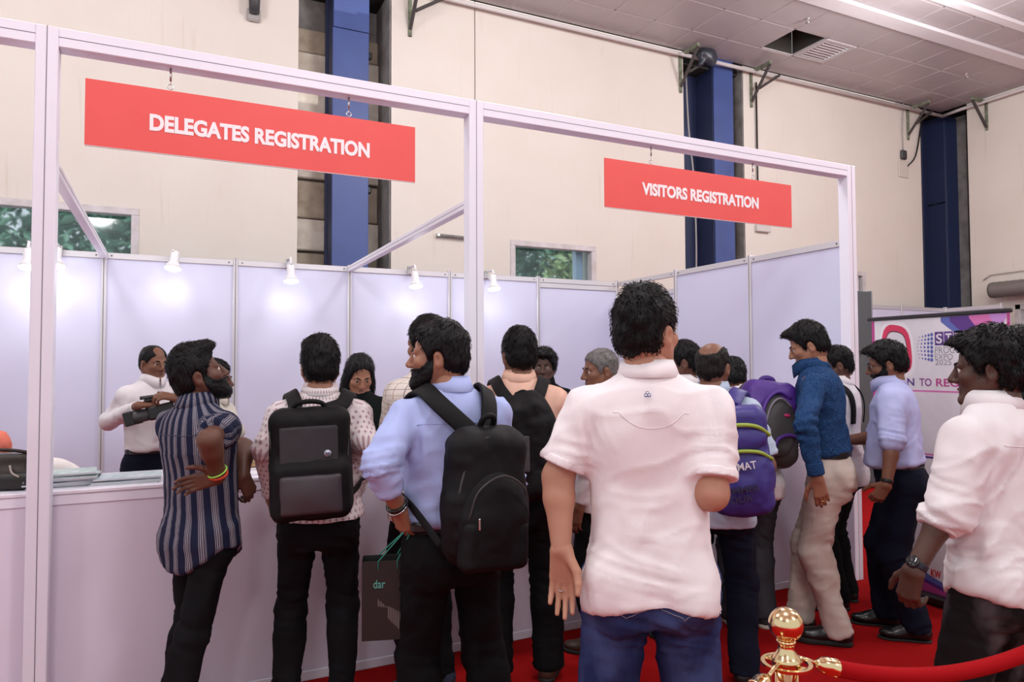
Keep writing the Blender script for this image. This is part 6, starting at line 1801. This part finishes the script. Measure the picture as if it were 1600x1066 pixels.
ph_ = atY(14, 755, .22)
hb = empty('handbag', (ph_[0]-.03, .24, CT), -.2, label='dark brown leather handbag on the left counter', category='handbag')
LEA = mat('brown_leather', (.016, .009, .006), .5, bump=(60, .25)); LEA2 = mat('dark_leather', (.007, .005, .004), .5, bump=(60, .25))
pr = [(rbox((0, 0, .04), (.16, .075, .055), .03), .02), (rbox((-.01, .0, .1), (.125, .06, .055), .025), .03)]
f = field_of(pr, .007); f.cut(lambda X, Y, Z: .0015-Z+0*X+0*Y); V, F = f.mesh(); mesh_obj('body', V+vnormals(V, F)*(np.where(V[:, 2] > .012, vnoise(V*25, 3)*.004, 0))[:, None], F, LEA, hb)
f = field_of([(rbox((.04, -.03, .035), (.145, .06, .04), .025), .02)], .007); f.cut(lambda X, Y, Z: .003-Z+0*X+0*Y); V, F = f.mesh(); mesh_obj('front_pocket', V, F, LEA2, hb)
MB().tube(spline([(-.12, 0, .13), (-.1, -.02, .165), (0, -.03, .175), (.1, -.02, .16), (.12, 0, .13)], 20), .008, 8).build('handle', LEA, hb, True)
ring_on(None, 'ring', np.array([.0, -.092, .06]), (0, 1, 0), .018, .0025, mat('gold', (.8, .5, .15), .25, 1.0), parent=hb)
MB().tube(spline([(.06, -.08, .11), (.075, -.095, .08), (.1, -.09, .06)], 10), .004, 6).build('cord', mat('pale_cord', (.4, .35, .3), .7), hb, True)

pz = atY(386, 735, .24)
for k in range(3):
    o = empty('paper_sheet', (pz[0]+.008*k, .22+.012*k, CT+.002*k), .1-.12*k, label='white paper on the counter right of the striped shirt, %s of three' % ('bottom', 'middle', 'top')[k], category='paper', group='papers on the delegates counter')
    MB().box((-.15, -.105, .0), (.15, .105, .0018)).build('sheet', mat('paper_white', (.72, .7, .76), .6), o)
    MB().box((-.12, .02, .0018), (.1, .08, .00195)).build('print', mat('paper_print', (.5, .47, .52), .6), o)
pz = atY(386, 722, .42)
o = empty('paper_parcel', (pz[0], .45, CT), .1, label='brown paper parcel on the counter behind the loose papers', category='parcel')
MB().bbox((-.16, -.05, 0), (.16, .05, .05), .012).build('wrap', mat('kraft_paper', (.42, .27, .14), .75, bump=(12, .6)), o)
MB().box((-.16, -.051, .022), (.16, .051, .027)).build('fold_line', mat('kraft_dark', (.3, .18, .09), .8), o)

# ================================================================ held things
def video_camera():
    c = atD(246, 644, 4.52)
    v = empty('video_camera', tuple(c), math.radians(-14), label='black video camera held by the man in white behind the counter', category='video camera')
    BM = mat('camera_black', (.012, .012, .013), .4); BM2 = mat('camera_grey', (.05, .05, .054), .45)
    R = Matrix.Rotation(math.radians(-14), 4, 'Y')
    MB().bbox((-.05, -.045, -.045), (.12, .045, .045), .012, R).build('body', BM, v)
    MB().lathe([(0, -.17), (.036, -.17), (.045, -.165), (.045, -.10), (.04, -.095), (.04, -.04), (0, -.04)], (0, 0, 0), 24, (1, 0, .25)).build('lens', BM2, v, True)
    MB().bbox((-.19, -.052, -.045), (-.135, .052, .045), .006, R).build('lens_hood', BM, v)
    MB().bbox((-.06, -.02, .075), (.12, .02, .098), .008, R).build('handle', BM, v)
    for x in (-.05, .1): MB().bbox((x-.012, -.015, .04), (x+.012, .015, .08), .004, R).build('handle_post', BM, v)
    MB().lathe([(0, 0), (.018, 0), (.02, .06), (.024, .08), (0, .08)], (.1, 0, .1), 16, (1, 0, .2)).build('viewfinder', BM2, v, True)
    MB().tube([(-.1, -.01, .09), (-.02, -.01, .1)], .012, 10).build('microphone', BM2, v, True)
video_camera()
hw_ = pc.l2w((pc.arm['R']['W']+pc.arm['L']['W'])/2+np.array([0, .07, .03]))
ph1 = empty('mobile_phone', tuple(hw_), math.radians(172), label='grey mobile phone in the hands of the woman in black', category='phone')
Rm = Matrix.Rotation(math.radians(-50), 4, 'X')
MB().bbox((-.037, -.004, -.075), (.037, .004, .075), .003, Rm).build('case', mat('phone_grey', (.12, .12, .13), .3), ph1)
MB().box((-.034, .0041, -.07), (.034, .0045, .07), Rm).build('screen', mat('phone_screen', (.02, .02, .03), .1), ph1)

def gift_bag():
    tl, br = atD(567, 872, 2.62), atD(650, 992, 2.62)
    c = (tl+br)/2
    g = empty('paper_bag', (c[0], c[1], br[2]), math.radians(-17), label='black paper carrier bag with green cord handles printed dar', category='paper bag')
    w = np.linalg.norm((br-tl)[:2]); h = tl[2]-br[2]; d = .09
    BK = mat('bag_black_paper', (.014, .012, .012), .5, bump=(6, .2))
    MB().bbox((-w/2, -d/2, 0), (w/2, -d/2+.002, h), .0008).build('front', BK, g)
    MB().bbox((-w/2, d/2-.002, 0), (w/2, d/2, h), .0008).build('back', BK, g)
    for sg in (-1, 1):
        MB().poly(np.array([(sg*w/2, -d/2, 0), (sg*w/2, d/2, 0), (sg*(w/2-.012), 0, h*.6), (sg*w/2, -d/2, h), (sg*w/2, d/2, h)]), [(0, 1, 2), (0, 2, 3), (1, 4, 2), (2, 4, 3)]).build('gusset', BK, g)
    MB().box((-w/2, -d/2, 0), (w/2, d/2, .002)).build('bottom', BK, g)
    TEAL = mat('cord_teal', (.03, .30, .22), .6)
    wr = g.matrix_world
    top = p3.l2w(p3.arm['L']['W']+p3.arm['L']['dir']*.10)-np.array([c[0], c[1], br[2]])
    a = math.radians(17); top = np.array([top[0]*math.cos(a)-top[1]*math.sin(a), top[0]*math.sin(a)+top[1]*math.cos(a), top[2]])
    for y in (-d/2-.003, d/2+.003):
        MB().tube([(-w*.2, y, h-.03), (-w*.2, y, h), top+np.array([-.014, y*.15, -.012]), top+np.array([-.004, y*.15, 0]), top+np.array([.006, y*.15, 0]), top+np.array([.014, y*.15, -.012]), (w*.15, y, h), (w*.15, y, h-.03)], .0025, 6).build('handle', TEAL, g, True)
    lettering('lettering', 'dar', .042, .03, mat('print_mint', (.12, .5, .42), .5), g, Matrix.Translation((-w*.29, -d/2-.0006, h*.66))@Matrix.Rotation(math.pi/2, 4, 'X'), .0)
    LG = mat('print_light_grey', (.42, .38, .37), .5)
    for k in range(22):
        x = -w*.2+k*w*.031
        z1 = h*(.5-.012*k) if k > 5 else h*(.52-.02*k); z0 = h*max(.03, .40-.022*k) if k > 5 else h*(.43-.004*k)
        MB().box((x-.0007, -d/2-.0009, z0), (x+.0007, -d/2-.0004, z1)).build('print_line', LG, g)
gift_bag()
